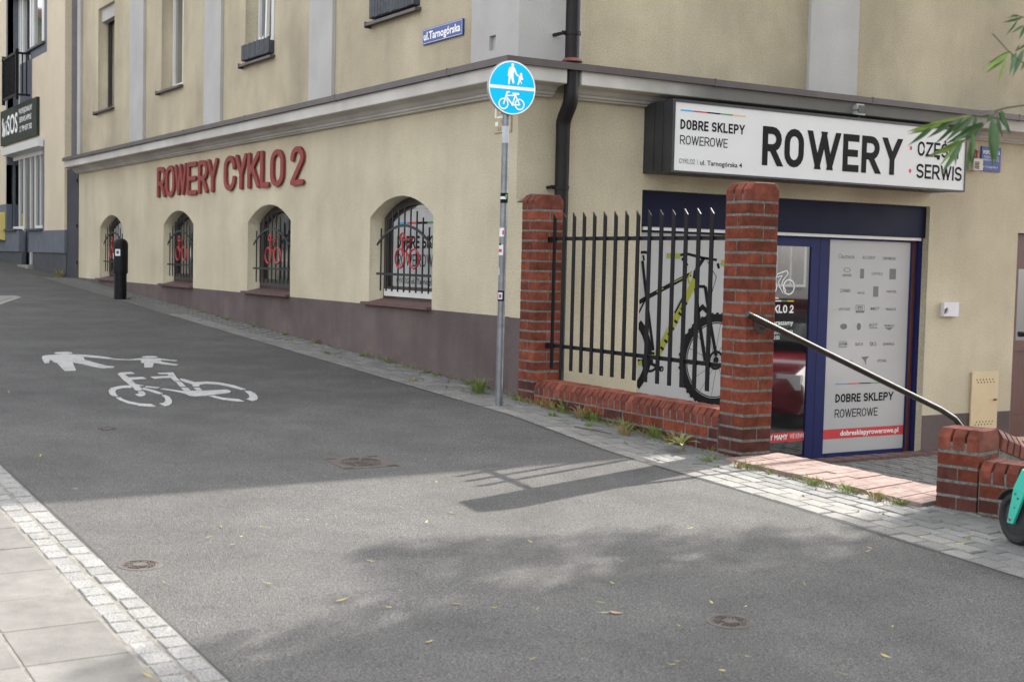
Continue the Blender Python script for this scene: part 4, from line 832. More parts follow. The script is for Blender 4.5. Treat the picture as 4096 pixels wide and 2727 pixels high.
# ------------------------------------------------------------------ road sign
RS = (.511, -.434, -.03); rs = thing('road_sign', 'round blue shared pedestrian and cycle path sign on a stickered steel pole', 'road sign', RS)
mb = MB(); mb.tube([(.511, -.434, -.06), (.527, -.434, 2.66)], .030, 20); pole = mb.build('pole', M['steel'], rs, RS, smooth=True)
C_ = Vector((.575, -.415, 2.537)); Rr = .217
nrm = Vector((.999, -.05, 0)).normalized(); uu = Vector((.05, .999, 0)).normalized()
dk = lambda u, v, n: C_+uu*u+Vector((0, 0, 1))*v+nrm*n
mb = MB(); q = len(mb.v)
for n_ in (-.022, -.004, .0):
    for i in range(48): t = 2*PI*i/48; rr = Rr if n_ < 0 else Rr-.003; mb.v.append(dk(rr*math.cos(t), rr*math.sin(t), n_))
for k in range(2):
    for i in range(48): mb.f.append([k*48+i, k*48+(i+1) % 48, (k+1)*48+(i+1) % 48, (k+1)*48+i]); mb.mi.append(0)
mb.f.append([i for i in range(48)]); mb.mi.append(0); mb.f.append([96+i for i in range(48)]); mb.mi.append(0)
dsc = mb.build('sign_disc', M['grey_mid'], rs, RS)
mb = MB(); disc(mb, (0, 0), .203, dk, .0012, 48); mb.build('blue_field', M['sign_blue'], rs, RS)
mb = MB(); ring(mb, (0, 0), .203, .2125, dk, .0016, 48); rect(mb, -.203, .203, -.0135, .0135, dk, .0024)
z2 = lambda x, y: ((x-632)/412*Rr, (672-(y-(x-632)*.08))/470*Rr)
def zpoly(pts, off): mb.poly([dk(*z2(*p), off) for p in pts], nrm)
zpoly([(600, 308), (655, 310), (680, 350), (715, 440), (740, 450), (745, 475), (720, 478), (690, 455), (660, 395), (650, 440), (655, 520), (668, 575), (660, 598), (635, 598), (605, 500), (590, 560), (585, 615), (555, 615), (565, 480), (548, 465), (553, 410), (568, 335)], .003)
zpoly([(755, 460), (800, 462), (820, 525), (805, 540), (785, 530), (780, 560), (803, 600), (790, 612), (765, 565), (740, 622), (715, 622), (735, 540), (740, 480), (720, 478)], .0034)
disc(mb, z2(630, 280), .0135, dk, .003, 18); disc(mb, z2(779, 436), .0115, dk, .003, 18)
for c_ in ((487, 942), (765, 960)): ring(mb, z2(*c_), .034, .046, dk, .003, 28)
for pts, t in (([(487, 942), (520, 830), (545, 745), (582, 745)], .014), ([(530, 805), (700, 805)], .012), ([(530, 825), (640, 960)], .014), ([(640, 960), (690, 800), (682, 775)], .013), ([(650, 772), (740, 780)], .017), ([(690, 810), (765, 960)], .012), ([(640, 965), (765, 965)], .013)):
    pline(mb, [z2(*p) for p in pts], t, dk, .0034+.0003*random.random()*3, 'round')
disc(mb, z2(640, 962), .012, dk, .005, 14)
mb.build('symbols', M['sign_white'], rs, RS)
mb = MB(); mb.box(.49, .57, -.47, -.40, 2.44, 2.47); mb.box(.49, .57, -.47, -.40, 2.60, 2.63); mb.build('clamp', M['steel'], rs, RS)
def wrap(z0, z1, a0, a1, m, name, rad=.0312):
    mb = MB(); n_ = 8; 
    for i in range(n_+1):
        t = math.radians(a0+(a1-a0)*i/n_)
        for z in (z0, z1): mb.v.append(Vector((.511+.016*z/2.7+rad*math.cos(t), -.434+rad*math.sin(t), z)))
    for i in range(n_): mb.f.append([2*i, 2*i+2, 2*i+3, 2*i+1]); mb.mi.append(0)
    return mb.build(name, m, pole, RS)
wrap(2.10, 2.235, -105, 20, M['tape'], 'tape', .0325)
wrap(1.62, 1.70, -130, 50, M['ink'], 'sticker'); wrap(1.65, 1.672, -115, 0, M['sticker'], 'sticker', .0318); wrap(1.66, 1.69, -15, 20, M['c_green'], 'sticker', .0322)
wrap(1.35, 1.42, -125, -15, M['sticker'], 'sticker'); wrap(1.365, 1.40, -45, -20, M['c_red'], 'sticker', .0318)
wrap(1.20, 1.285, -125, -25, M['sticker'], 'sticker'); wrap(1.225, 1.25, -125, -45, M['c_red'], 'sticker', .0318); wrap(1.28, 1.295, -120, -60, M['ink'], 'sticker', .0318)
wrap(1.04, 1.10, -125, -70, M['tape'], 'sticker'); wrap(.83, .915, -130, 10, M['ink'], 'sticker'); wrap(.845, .90, -90, -20, M['sticker'], 'sticker', .0318); wrap(.855, .885, -75, -50, M['c_red'], 'sticker', .0322); wrap(.855, .885, -50, -35, M['plate_blue'], 'sticker', .0322)

# bollard
BO = (-10.57, -.53, .44); bo = thing('bollard', 'black domed steel bollard with a white sticker at the far windows', 'bollard', BO)
mb = MB(); mb.lathe([(.092, -.05), (.092, .40)], BO, n=28); mb.build('base_sleeve', M['black_metal'], bo, BO, smooth=True)
mb = MB(); mb.lathe([(.092, .395), (.11, .396), (.11, .83), (.104, .865), (.085, .895), (.055, .915), (.02, .922)], BO, n=28); mb.build('cap_tube', M['black_metal'], bo, BO, smooth=True)
def bstick(z0, z1, a0, a1, m):
    mb = MB()
    for i in range(7):
        t = math.radians(a0+(a1-a0)*i/6)
        for z in (z0, z1): mb.v.append(Vector((BO[0]+.1112*math.cos(t), BO[1]+.1112*math.sin(t), BO[2]+z)))
    for i in range(6): mb.f.append([2*i, 2*i+2, 2*i+3, 2*i+1]); mb.mi.append(0)
    mb.build('sticker', m, bo, BO)
bstick(.66, .76, -58, -18, M['sticker']); bstick(.69, .735, -48, -28, M['anthra']); bstick(.61, .70, -112, -78, M['tape'])

# ------------------------------------------------------------------ painted symbols on the road
MK = {
'adult_head': [(-3.732, -2.833), (-3.705, -2.843), (-3.683, -2.861), (-3.667, -2.884), (-3.659, -2.91), (-3.66, -2.937), (-3.669, -2.963), (-3.685, -2.983), (-3.708, -2.997), (-3.735, -3.004), (-3.763, -3.002), (-3.789, -2.992), (-3.812, -2.974), (-3.828, -2.951), (-3.837, -2.925), (-3.836, -2.897), (-3.827, -2.872), (-3.81, -2.851), (-3.787, -2.837), (-3.76, -2.83)] ,
'adult': [(-3.531, -3.162), (-3.574, -3.121), (-3.624, -3.025), (-3.659, -2.932), (-3.558, -2.764), (-3.434, -2.65), (-3.268, -2.578), (-3.197, -2.558), (-3.166, -2.609), (-3.273, -2.691), (-3.396, -2.808), (-3.173, -2.852), (-2.909, -2.82), (-2.651, -2.771), (-2.617, -2.717), (-2.511, -2.753), (-2.505, -2.862), (-2.602, -2.896), (-2.86, -2.96), (-2.987, -3.007), (-2.384, -3.116), (-2.378, -3.215), (-2.57, -3.197), (-2.977, -3.15), (-3.013, -3.169), (-3.216, -3.152), (-3.202, -3.164), (-2.977, -3.224), (-2.97, -3.264), (-3.349, -3.206)] ,
'child_head': [(-3.256, -2.124), (-3.229, -2.137), (-3.209, -2.16), (-3.198, -2.188), (-3.198, -2.218), (-3.208, -2.244), (-3.229, -2.263), (-3.255, -2.272), (-3.284, -2.27), (-3.311, -2.256), (-3.332, -2.234), (-3.343, -2.205), (-3.343, -2.176), (-3.332, -2.149), (-3.312, -2.13), (-3.285, -2.121)] ,
'child': [(-3.14, -2.603), (-3.181, -2.562), (-3.156, -2.521), (-3.105, -2.429), (-3.182, -2.312), (-3.141, -2.146), (-3.03, -2.09), (-2.933, -2.022), (-2.89, -2.055), (-2.967, -2.109), (-3.019, -2.161), (-2.863, -2.201), (-2.725, -2.154), (-2.635, -2.107), (-2.565, -2.146), (-2.598, -2.193), (-2.801, -2.293), (-2.466, -2.404), (-2.474, -2.476), (-2.805, -2.387), (-2.825, -2.407), (-3.056, -2.348), (-3.058, -2.442), (-3.088, -2.51)] ,
'b1': [(-1.327, -2.903), (-1.342, -2.965), (-1.3, -3.042), (-1.214, -3.114), (-1.077, -3.167), (-0.912, -3.204), (-0.789, -3.213), (-0.757, -3.177), (-0.9, -3.156), (-1.037, -3.126), (-1.144, -3.079), (-1.196, -3.021), (-1.197, -2.951)] ,
'b2': [(-0.699, -3.211), (-0.553, -3.217), (-0.388, -3.201), (-0.243, -3.15), (-0.19, -3.09), (-0.179, -3.049), (-0.298, -3.047), (-0.35, -3.12), (-0.468, -3.164), (-0.598, -3.182), (-0.7, -3.17)] ,
'b3': [(-0.73, -2.838), (-0.721, -2.807), (-0.635, -2.805), (-0.45, -2.84), (-0.301, -2.887), (-0.209, -2.935), (-0.175, -2.98), (-0.316, -2.98), (-0.332, -2.94), (-0.438, -2.894), (-0.592, -2.854)] ,
'b4': [(-1.192, -2.859), (-1.143, -2.838), (-0.998, -2.814), (-0.895, -2.804), (-0.807, -2.804), (-0.799, -2.84), (-0.914, -2.855), (-1.05, -2.873), (-1.089, -2.887)] ,
'b5': [(-0.987, -2.956), (-0.982, -2.913), (-0.869, -2.928), (-0.762, -2.96), (-0.705, -3.004), (-0.75, -3.023), (-0.835, -3.021), (-0.854, -2.982)] ,
'b6': [(-2.091, -2.825), (-2.165, -2.777), (-2.179, -2.68), (-2.058, -2.68), (-2.052, -2.746), (-2.011, -2.783), (-1.823, -2.8), (-1.834, -2.675), (-1.713, -2.676), (-1.68, -2.818), (-1.397, -2.858), (-1.304, -2.813), (-1.28, -2.866), (-1.124, -2.881), (-1.042, -2.912), (-1.047, -2.956), (-1.198, -2.934), (-1.35, -2.921), (-1.727, -2.878)] ,
'b7': [(-1.233, -2.829), (-1.271, -2.806), (-1.158, -2.724), (-1.119, -2.766)] ,
'b8': [(-2.062, -2.477), (-2.078, -2.329), (-1.983, -2.349), (-1.717, -2.409), (-1.574, -2.431), (-1.511, -2.446), (-1.496, -2.495), (-1.729, -2.459), (-1.698, -2.613), (-1.832, -2.607), (-1.85, -2.448), (-1.974, -2.406), (-1.998, -2.48)] ,
'b9': [(-1.469, -2.493), (-1.447, -2.453), (-1.164, -2.502), (-1.163, -2.551)] ,
'b10': [(-1.659, -2.396), (-1.642, -2.379), (-1.401, -2.349), (-1.42, -2.237), (-1.333, -2.151), (-1.144, -2.092), (-0.887, -2.074), (-0.868, -2.121), (-1.076, -2.152), (-1.231, -2.212), (-1.287, -2.281), (-1.242, -2.358), (-1.137, -2.396), (-1.168, -2.442), (-1.286, -2.408), (-1.44, -2.425), (-1.572, -2.425)] ,
'b11': [(-0.806, -2.117), (-0.766, -2.08), (-0.619, -2.091), (-0.429, -2.142), (-0.302, -2.197), (-0.251, -2.253), (-0.359, -2.263), (-0.42, -2.216), (-0.579, -2.161)] ,
'b12': [(-1.077, -2.745), (-1.091, -2.704), (-0.909, -2.609), (-0.905, -2.544), (-0.889, -2.389), (-0.91, -2.236), (-0.806, -2.234), (-0.727, -2.274), (-0.689, -2.355), (-0.623, -2.503), (-0.605, -2.608), (-0.647, -2.635), (-0.761, -2.631), (-0.92, -2.673)] ,
'b13': [(-1.104, -2.561), (-1.091, -2.51), (-0.939, -2.536), (-0.941, -2.591)] ,
'b14': [(-1.079, -2.462), (-1.068, -2.419), (-0.92, -2.442), (-0.926, -2.487)] ,
'b15': [(-0.597, -2.491), (-0.609, -2.45), (-0.475, -2.421), (-0.366, -2.327), (-0.248, -2.324), (-0.264, -2.38), (-0.383, -2.453), (-0.492, -2.481)] ,
}
def marking(name, label, keys, parts):
    xs = [p for k in keys for p in MK[k]]; cx, cy = sum(p[0] for p in xs)/len(xs), sum(p[1] for p in xs)/len(xs); o_ = (cx, cy, gz(cx, cy))
    t = thing(name, label, 'road marking', o_)
    for pn, ks in parts:
        mb = MB()
        for k in ks: mb.poly([(x, y, gz(x, y)+.0045) for x, y in MK[k]], (0, 0, 1), .004)
        mb.build(pn, M['paint'], t, o_)
marking('pedestrian_marking', 'white painted adult holding a child by the hand on the asphalt', ['adult', 'child'], [('adult_figure', ['adult', 'adult_head']), ('child_figure', ['child', 'child_head'])])
marking('bicycle_marking', 'white painted bicycle symbol on the asphalt', ['b%d' % i for i in range(1, 16)], [('front_wheel', ['b1', 'b2', 'b3', 'b4', 'b5']), ('handlebar', ['b6', 'b7']), ('saddle', ['b8', 'b9', 'b13']), ('rear_wheel', ['b10', 'b11', 'b15', 'b14']), ('chain_case', ['b12'])])

# ------------------------------------------------------------------ covers in the road
def tilt_thing(name, label, cat, x, y, group=None, dz=0.): return thing(name, label, cat, (x, y, gz(x, y)+dz), group, TILT)
def valve(x, y, r, label, dz=-.001):
    t = tilt_thing('valve_cover', label, 'valve cover', x, y, 'round cast iron valve covers', dz)
    mb = MB(); n_ = 32; prof = [(r, -.02), (r, .0), (r*.98, .003), (r*.80, .003), (r*.79, -.004), (r*.78, -.004)]
    mb.lathe(prof, (0, 0, 0), n=n_); mb.f.pop(); mb.mi.pop(); mb.build('frame', M['iron'], t)
    mb = MB(); mb.lathe([(r*.77, -.008), (r*.77, .001), (r*.75, .002)], (0, 0, 0), n=n_); lid = mb.build('lid', M['iron'], t)
    mb = MB()
    for k in range(3):
        rr = r*(.68-.12*k); m_ = 26-5*k
        for i in range(m_):
            if (i*7+k*3) % 5 == 0: continue
            a0, a1 = 2*PI*i/m_, 2*PI*(i+.62)/m_
            mb.add([(q*math.cos(a), q*math.sin(a), .006) for q, a in ((rr, a0), (rr, a1), (rr-.07*r, a1), (rr-.07*r, a0))]+[(q*math.cos(a), q*math.sin(a), .001) for q, a in ((rr, a0), (rr, a1), (rr-.07*r, a1), (rr-.07*r, a0))], [(0, 1, 2, 3), (0, 4, 5, 1), (1, 5, 6, 2), (2, 6, 7, 3), (3, 7, 4, 0)])
    mb.build('raised_lettering', M['iron'], lid)
    mb = MB(); mb.lathe([(r*.33, .001), (r*.32, .006)], (0, 0, 0), n=20); mb.build('boss', M['iron'], lid)
    for s_ in (-1, 1):
        mb = MB(); xa, xb = sorted((s_*r*.30, s_*r*.52)); mb.box(xa, xb, -.008, .008, .0062, .0068); mb.build('key_slot', M['dark'], lid)
valve(4.113, -4.379, .096, 'round rusty valve cover beside the granite setts')
valve(5.807, -2.506, .097, 'round rusty valve cover in the near road, right of centre')
valve(.679, -3.634, .095, 'round sunken valve cover below the painted bicycle', -.004)
hx, hy = 2.325, -2.503; t = thing('manhole_cover', 'square rusty manhole cover with a ring pattern in the road', 'manhole cover', (hx, hy, gz(hx, hy)), None, (TILT.x, TILT.y, math.radians(-2)))
mb = MB(); mb.box(-.178, .178, -.183, .183, -.03, .0025); mb.build('frame', M['iron'], t)
mb = MB(); mb.lathe([(.135, .002), (.135, .0045), (.13, .005)], (0, 0, 0), n=36); lid = mb.build('lid', M['iron'], t)
mb = MB()
for rr in (.122, .098, .074, .05, .026):
    m_ = int(60*rr/.122); 
    for i in range(m_):
        if (i*5+int(rr*1000)) % 7 == 0: continue
        a0, a1 = 2*PI*i/m_, 2*PI*(i+.8)/m_
        mb.add([(q*math.cos(a), q*math.sin(a), z) for z in (.0085, .005) for q, a in ((rr, a0), (rr, a1), (rr-.011, a1), (rr-.011, a0))], [(0, 1, 2, 3), (0, 4, 5, 1), (1, 5, 6, 2), (2, 6, 7, 3), (3, 7, 4, 0)])
mb.build('ring_ribs', M['iron'], lid)
mb = MB()
for sx in (-1, 1):
    for sy in (-1, 1):
        for i in range(4): mb.box(sx*.15-.018, sx*.15+.018, sy*(.115+.017*i)-.004, sy*(.115+.017*i)+.004, .002, .006)
mb.build('corner_ribs', M['iron'], t)
hx, hy = -10.45, -2.18; t = tilt_thing('manhole_cover', 'concrete framed manhole cover far up the road at the left edge', 'manhole cover', hx, hy)
mb = MB(); mb.hexa([(-.75, -.27, -.03), (.92, -.27, -.03), (-.35, .26, -.03), (-.75, .26, -.03)], [(-.75, -.27, .005), (.92, -.27, .005), (-.42, .28, .005), (-.75, .26, .005)]); mb.build('concrete_frame', M['concrete'], t)
mb = MB(); mb.hexa([(-.7, -.22, 0), (.45, -.22, 0), (-.38, .14, 0), (-.7, .14, 0)], [(-.7, -.22, .009), (.45, -.22, .009), (-.38, .14, .009), (-.7, .14, .009)]); mb.build('cover_plate', M['sett'], t)

# ------------------------------------------------------------------ neighbouring building
nb = thing('neighbour_building', 'pale peach apartment house with slate grey base at the left edge', 'building', (-18, -.2, .6)); o_ = (-18, -.2, .6)
Y0 = -.2
mb = MB(); XL = -27.; XR = -15.65
holes = [(-21.07, -17.36, .84, 3.30), (-20.95, -17.3, 4.15, 8.0)]
def slab_wall(mb, x0, x1, z0, z1): mb.box(x0, x1, Y0, Y0+.12, z0, z1)
slab_wall(mb, XL, -21.07, 2.15, 3.30); slab_wall(mb, -17.36, XR, 1.545, 3.30); slab_wall(mb, XL, XR, 3.30, 4.15); slab_wall(mb, XL, -20.95, 4.15, 8.0); slab_wall(mb, -17.3, XR, 4.15, 8.0); slab_wall(mb, -20.95, -17.3, 6.6, 8.0); slab_wall(mb, -18.47, -17.3, 4.15, 4.985)
mb.build('wall', M['nb_wall'], nb, o_)
mb = MB(); slab_wall(mb, XL, -21.07, 1.117, 2.15); slab_wall(mb, -17.36, XR, 1.117, 1.545); slab_wall(mb, -21.07, -19.75, 1.12, 1.56); slab_wall(mb, -18.77, -17.36, 1.12, 1.56); mb.build('plinth', M['nb_grey'], nb, o_)
mb = MB(); mb.box(XL, -19.6, Y0+.03, Y0+.12, .3, 1.117); mb.box(-18.5, XR, Y0+.03, Y0+.12, .3, 1.117); mb.build('plinth_foot', M['nb_dark'], nb, o_)
mb = MB(); mb.box(XR-.02, XR, Y0+.121, 3, .3, 8); mb.box(XL, XR-.02, .9, 1.0, .3, 8); mb.box(XL, XR, Y0+.121, 3, 7.9, 8.1); mb.build('side_wall', M['side_grey'], nb, o_)
for bx in ((-21.1, -20.97, Y0-.004, Y0+.118, 3.0, 3.3), (-17.47, -17.33, Y0-.004, Y0+.118, 1.56, 3.3), (-21.10, -20.95, Y0-.004, Y0+.118, 4.1, 8), (-17.33, -17.14, Y0-.004, Y0+.118, 4.98, 8), (-21.10, -21.07, Y0-.004, Y0+.118, 2.15, 3.0), (-18.47, -17.14, Y0-.005, Y0+.118, 4.985, 5.15), (-18.62, -18.47, Y0-.004, Y0+.118, 4.2, 5.15), (-21.07, -20.96, Y0+.12, .05, .84, 3.3), (-21.06, -20.95, Y0+.12, .14, 4.15, 7.9), (-19.75, -18.62, Y0+.02, .0, 4.15, 5.02), (-17.37, -17.28, Y0+.121, .15, 4.15, 7.9)):
    mb = MB(); mb.box(*bx); mb.build('window_surround', M['nb_grey'], nb, o_)
# shop window and door of the neighbour
mb = MB(); YG = -.07
for x in (-21.02, -20.35, -19.86, -19.22, -18.76, -18.28, -17.78): mb.box(x-(.02 if x in (-20.35, -19.22, -18.28) else .035), x+(.02 if x in (-20.35, -19.22, -18.28) else .035), YG-.010, YG+.012, .86 if x in (-19.86,) else (.86 if x == -19.22 else 1.58), 3.16)
mb.box(-21.07, -17.36, YG-.012, YG+.0115, 3.08, 3.19); mb.box(-20.96, -19.9, YG-.012, YG+.0115, 1.58, 1.66); mb.box(-18.7, -17.5, YG-.012, YG+.0115, 1.58, 1.66)
mb.build('shop_window', M['white'], nb, o_)
mb = MB(); mb.box(-21.06, -17.37, YG+.014, YG+.03, .85, 3.18); mb.build('pane', M['glass'], nb, o_)
mb = MB(); mb.box(-21.15, -19.98, Y0-.05, YG, 1.56, 1.60); mb.box(-18.95, -17.50, Y0-.05, YG, 1.55, 1.59); mb.build('sill', M['nb_dark'], nb, o_)
mb = MB(); mb.box(-19.6, -18.52, Y0-.06, YG, .70, .85); mb.build('door_step', M['concrete'], nb, o_)
mb = MB(); mb.hexa([(-21.05, Y0-.10, 3.19), (-17.4, Y0-.10, 3.19), (-17.4, YG, 3.15), (-21.05, YG, 3.15)], [(-21.05, Y0-.12, 3.34), (-17.4, Y0-.12, 3.34), (-17.4, YG, 3.38), (-21.05, YG, 3.38)]); mb.build('roller_shutter', M['white'], nb, o_)
# french window, balcony
mb = MB(); YU = .035
for x, h_ in ((-20.92, .03), (-20.74, .04), (-20.54, .04), (-19.72, .08), (-19.48, .06), (-18.55, .09)): mb.box(x-h_, x+h_, YU-.012, YU+.028, 4.2 if x < -19.8 else 5.16, 7.8)
mb.box(-19.4, -18.65, YU-.0115, YU+.0275, 5.16, 5.24); mb.build('french_window', M['white'], nb, o_)
mb = MB(); mb.box(-20.95, -17.32, YU+.03, YU+.05, 4.2, 7.8); mb.build('pane', M['glass_mid'], nb, o_)
mb = MB(); mb.hexa([(-18.8, Y0-.06, 5.15), (-17.25, Y0-.06, 5.15), (-17.25, YU, 5.152), (-18.8, YU, 5.152)], [(-18.8, Y0-.06, 5.19), (-17.25, Y0-.06, 5.19), (-17.25, YU, 5.24), (-18.8, YU, 5.24)]); mb.build('sill', M['nb_dark'], nb, o_)
mb = MB(); bx0, bx1, by = -20.03, -18.65, -.455
mb.box(bx0-.05, bx1+.05, by-.03, by+.02, 5.09, 5.14); mb.box(bx0, bx1, by-.02, by+.02, 4.26, 4.31); mb.box(bx1-.02, bx1+.02, by, Y0, 5.09, 5.13); mb.box(bx1-.02, bx1+.02, by, Y0, 4.26, 4.30); mb.box(bx0-.02, bx0+.02, by, Y0, 5.09, 5.13)
for x in (bx0, bx1): mb.box(x-.03, x+.03, by-.03, by+.03, 4.18, 5.19)
bal = mb.build('balcony', M['black_metal'], nb, o_)
for i in range(10):
    x = bx0+.1255*(i+1); mb = MB(); mb.box(x-.014, x+.014, by-.012, by+.012, 4.31, 5.10); mb.build('baluster', M['black_metal'], bal, o_)
for y in (-.35, -.27): mb = MB(); mb.box(bx1-.012, bx1+.012, y-.012, y+.012, 4.30, 5.10); mb.build('baluster', M['black_metal'], bal, o_)
gp_ = thing('side_gate', 'dark grey metal side gate closing the gap between the two buildings', 'gate', (-15.5, -.08, .6)); o2 = (-15.5, -.08, .6)
mb = MB(); mb.hexa([(-15.66, -.16, .55), (-15.40, -.012, .55), (-15.42, .03, .55), (-15.68, -.12, .55)], [(-15.66, -.16, 2.66), (-15.40, -.012, 2.66), (-15.42, .03, 2.66), (-15.68, -.12, 2.66)]); mb.build('leaf', M['nb_dark'], gp_, o2)
for z in (2.45, 1.62, .95): mb = MB(); mb.lathe([(.012, -.03), (.012, .03)], (-15.412, -.03, z), n=8); mb.build('hinge', M['black_metal'], gp_, o2)
# shop board of the neighbour
bd = thing('shop_board', 'dark olive shop board with white lettering under the balcony', 'sign', (-19.8, -.25, 3.45)); o2 = (-19.8, -.25, 3.45)
mb = MB(); mb.box(-21.42, -17.76, -.26, -.202, 3.42, 4.17); mb.build('board', M['olive'], bd, o2)
nl2 = lambda u, v, n: Vector((u, -.2615-n, v))
mb = MB(); text_font(mb, 'SOS', .40, 1.08, lambda u, v, n: nl2(-20.67+u, 3.62+v, n), bold=.02); text_font(mb, 'i', .33, .1, lambda u, v, n: nl2(-20.83+u, 3.62+v, n), bold=.02)
pline(mb, [(-21.2, 3.62), (-21.12, 3.76), (-21.18, 3.9), (-21.12, 4.0)], .08, nl2, 0); pline(mb, [(-21.08, 3.60), (-21.0, 3.75), (-21.04, 3.90)], .09, nl2, .0004); pline(mb, [(-20.95, 3.60), (-20.9, 3.78)], .07, nl2, .0008); mb.build('lettering', M['ink_white'], bd, o2)
for tx, x_, z_, w_ in (('PROFESJONALNY', -19.45, 3.96, 1.28), ('SERWIS APPLE', -19.40, 3.785, 1.15), ('799 837 392', -19.18, 3.595, .98)):
    mb = MB(); text_font(mb, tx, .105, w_, lambda u, v, n: nl2(x_+u, z_+v, n), bold=.015)
    if z_ < 3.6: ring(mb, (-19.32, 3.64), .045, .062, nl2, 0, 14)
    mb.build('lettering', M['ink_white'], bd, o2)
yb = thing('post_box', 'pale yellow wall box at the left edge of the photo', 'box', (-21.5, -.25, 1.4)); o2 = (-21.5, -.25, 1.4)
mb = MB(); mb.hexa([(-21.85, -.32, 1.38), (-21.2, -.32, 1.38), (-21.2, -.202, 1.36), (-21.85, -.202, 1.36)], [(-21.85, -.32, 1.95), (-21.2, -.32, 1.95), (-21.2, -.202, 1.98), (-21.85, -.202, 1.98)]); mb.build('body', M['yellow_box'], yb, o2)
mb = MB(); mb.box(-21.8, -21.6, -.3235, -.32, 1.58, 1.72); mb.box(-21.5, -21.46, -.3235, -.32, 1.66, 1.74); mb.box(-21.82, -21.45, -.3235, -.32, 1.86, 1.875); mb.build('slot', M['anthra'], yb, o2)

# ------------------------------------------------------------------ electric scooter at the right edge
ws = Vector((5.415, -.262, gz(5.415, -.262)+.138)); ang = math.radians(-13)
sc_t = thing('electric_scooter', 'turquoise electric scooter with black front wheel parked by the low brick wall', 'scooter', (ws.x, ws.y, ws.z-.138), None, (0, 0, ang))
def torus(mb, c, R, r, n=30, m=10):
    q = len(mb.v)
    for i in range(n):
        a = 2*PI*i/n
        for j in range(m):
            b = 2*PI*j/m; rr = R+r*math.cos(b); mb.v.append(Vector((c[0]+rr*math.cos(a), c[1]+r*math.sin(b)*1.15, c[2]+rr*math.sin(a))))
    for i in range(n):
        for j in range(m): mb.f.append([q+i*m+j, q+((i+1) % n)*m+j, q+((i+1) % n)*m+(j+1) % m, q+i*m+(j+1) % m]); mb.mi.append(mb.m)
for nm, cx in (('front_wheel', 0.), ('rear_wheel', .92)):
    mb = MB(); torus(mb, (cx, 0, .138), .112, .026); w_ = mb.build(nm, M['rubber'], sc_t, smooth=True)
    mb = MB(); mb.lathe([(.03, -.03), (.09, -.014), (.092, 0), (.09, .014), (.03, .03)], (cx, 0, .138), 'y', 24); mb.build('rim', M['anthra'], w_, smooth=True)
    mb = MB(); mb.lathe([(.006, -.062), (.013, -.058), (.013, .058), (.006, .062)], (cx, 0, .138), 'y', 12); mb.build('axle', M['steel'], w_)
mb = MB()
for s_ in (-1, 1):
    y0, y1 = sorted((s_*.044, s_*.058))
    mb.hexa([(-.022, y0, .115), (.024, y0, .115), (.024, y1, .115), (-.022, y1, .115)], [(-.006, y0, .18), (.05, y0, .17), (.05, y1, .17), (-.006, y1, .18)])
    mb.hexa([(-.006, y0, .18), (.05, y0, .17), (.05, y1, .17), (-.006, y1, .18)], [(.012, y0*.9, .30), (.095, y0*.9, .285), (.095, y1*.9, .285), (.012, y1*.9, .30)])
mb.hexa([(.012, -.055, .295), (.095, -.055, .285), (.095, .055, .285), (.012, .055, .295)], [(.06, -.045, .40), (.13, -.045, .38), (.13, .045, .38), (.06, .045, .40)])
fk = mb.build('fork', M['teal'], sc_t)
mb = MB()
for s_ in (-1, 1):
    for p in ((.0, .14), (.03, .2), (.05, .25), (.03, .27)): mb.lathe([(.005, -.0605), (.005, .0605)] if p[1] < .2 else [(.005, -.0575), (.005, .0575)], (p[0], 0, p[1]), 'y', 8)
mb.build('bolt', M['steel'], fk)
mb = MB(); pts = [(.138*math.cos(t)*1.06, .138+.148*math.sin(t)) for t in (math.radians(a) for a in range(150, 20, -12))]
for a, b in zip(pts, pts[1:]): mb.hexa([(a[0], -.038, a[1]), (b[0], -.038, b[1]), (b[0], .038, b[1]), (a[0], .038, a[1])], [(a[0], -.038, a[1]+.006), (b[0], -.038, b[1]+.006), (b[0], .038, b[1]+.006), (a[0], .038, a[1]+.006)])
mb.build('mudguard', M['anthra'], sc_t)
mb = MB(); mb.tube([(.095, 0, .37), (.27, 0, 1.08)], .028, 14); mb.build('steering_column', M['teal'], sc_t, smooth=True)
mb = MB(); mb.tube([(.255, -.26, 1.09), (.275, 0, 1.10), (.255, .26, 1.09)], .014, 10); mb.build('handlebar', M['black_metal'], sc_t, smooth=True)
mb = MB(); mb.hexa([(.20, -.075, .13), (.82, -.075, .10), (.82, .075, .10), (.20, .075, .13)], [(.16, -.075, .22), (.82, -.075, .16), (.82, .075, .16), (.16, .075, .22)]); mb.hexa([(.10, -.04, .20), (.2, -.05, .14), (.2, .05, .14), (.10, .04, .20)], [(.115, -.04, .40), (.2, -.05, .24), (.2, .05, .24), (.115, .04, .40)]); mb.build('deck', M['teal'], sc_t)
mb = MB(); mb.tube([(.78, 0, .15), (.92, .07, .14)], .016, 8); mb.tube([(.78, 0, .15), (.92, -.07, .14)], .016, 8); mb.hexa([(.8, -.05, .25), (1.06, -.04, .22), (1.06, .04, .22), (.8, .05, .25)], [(.8, -.05, .275), (1.06, -.04, .24), (1.06, .04, .24), (.8, .05, .275)]); mb.build('rear_guard', M['anthra'], sc_t)

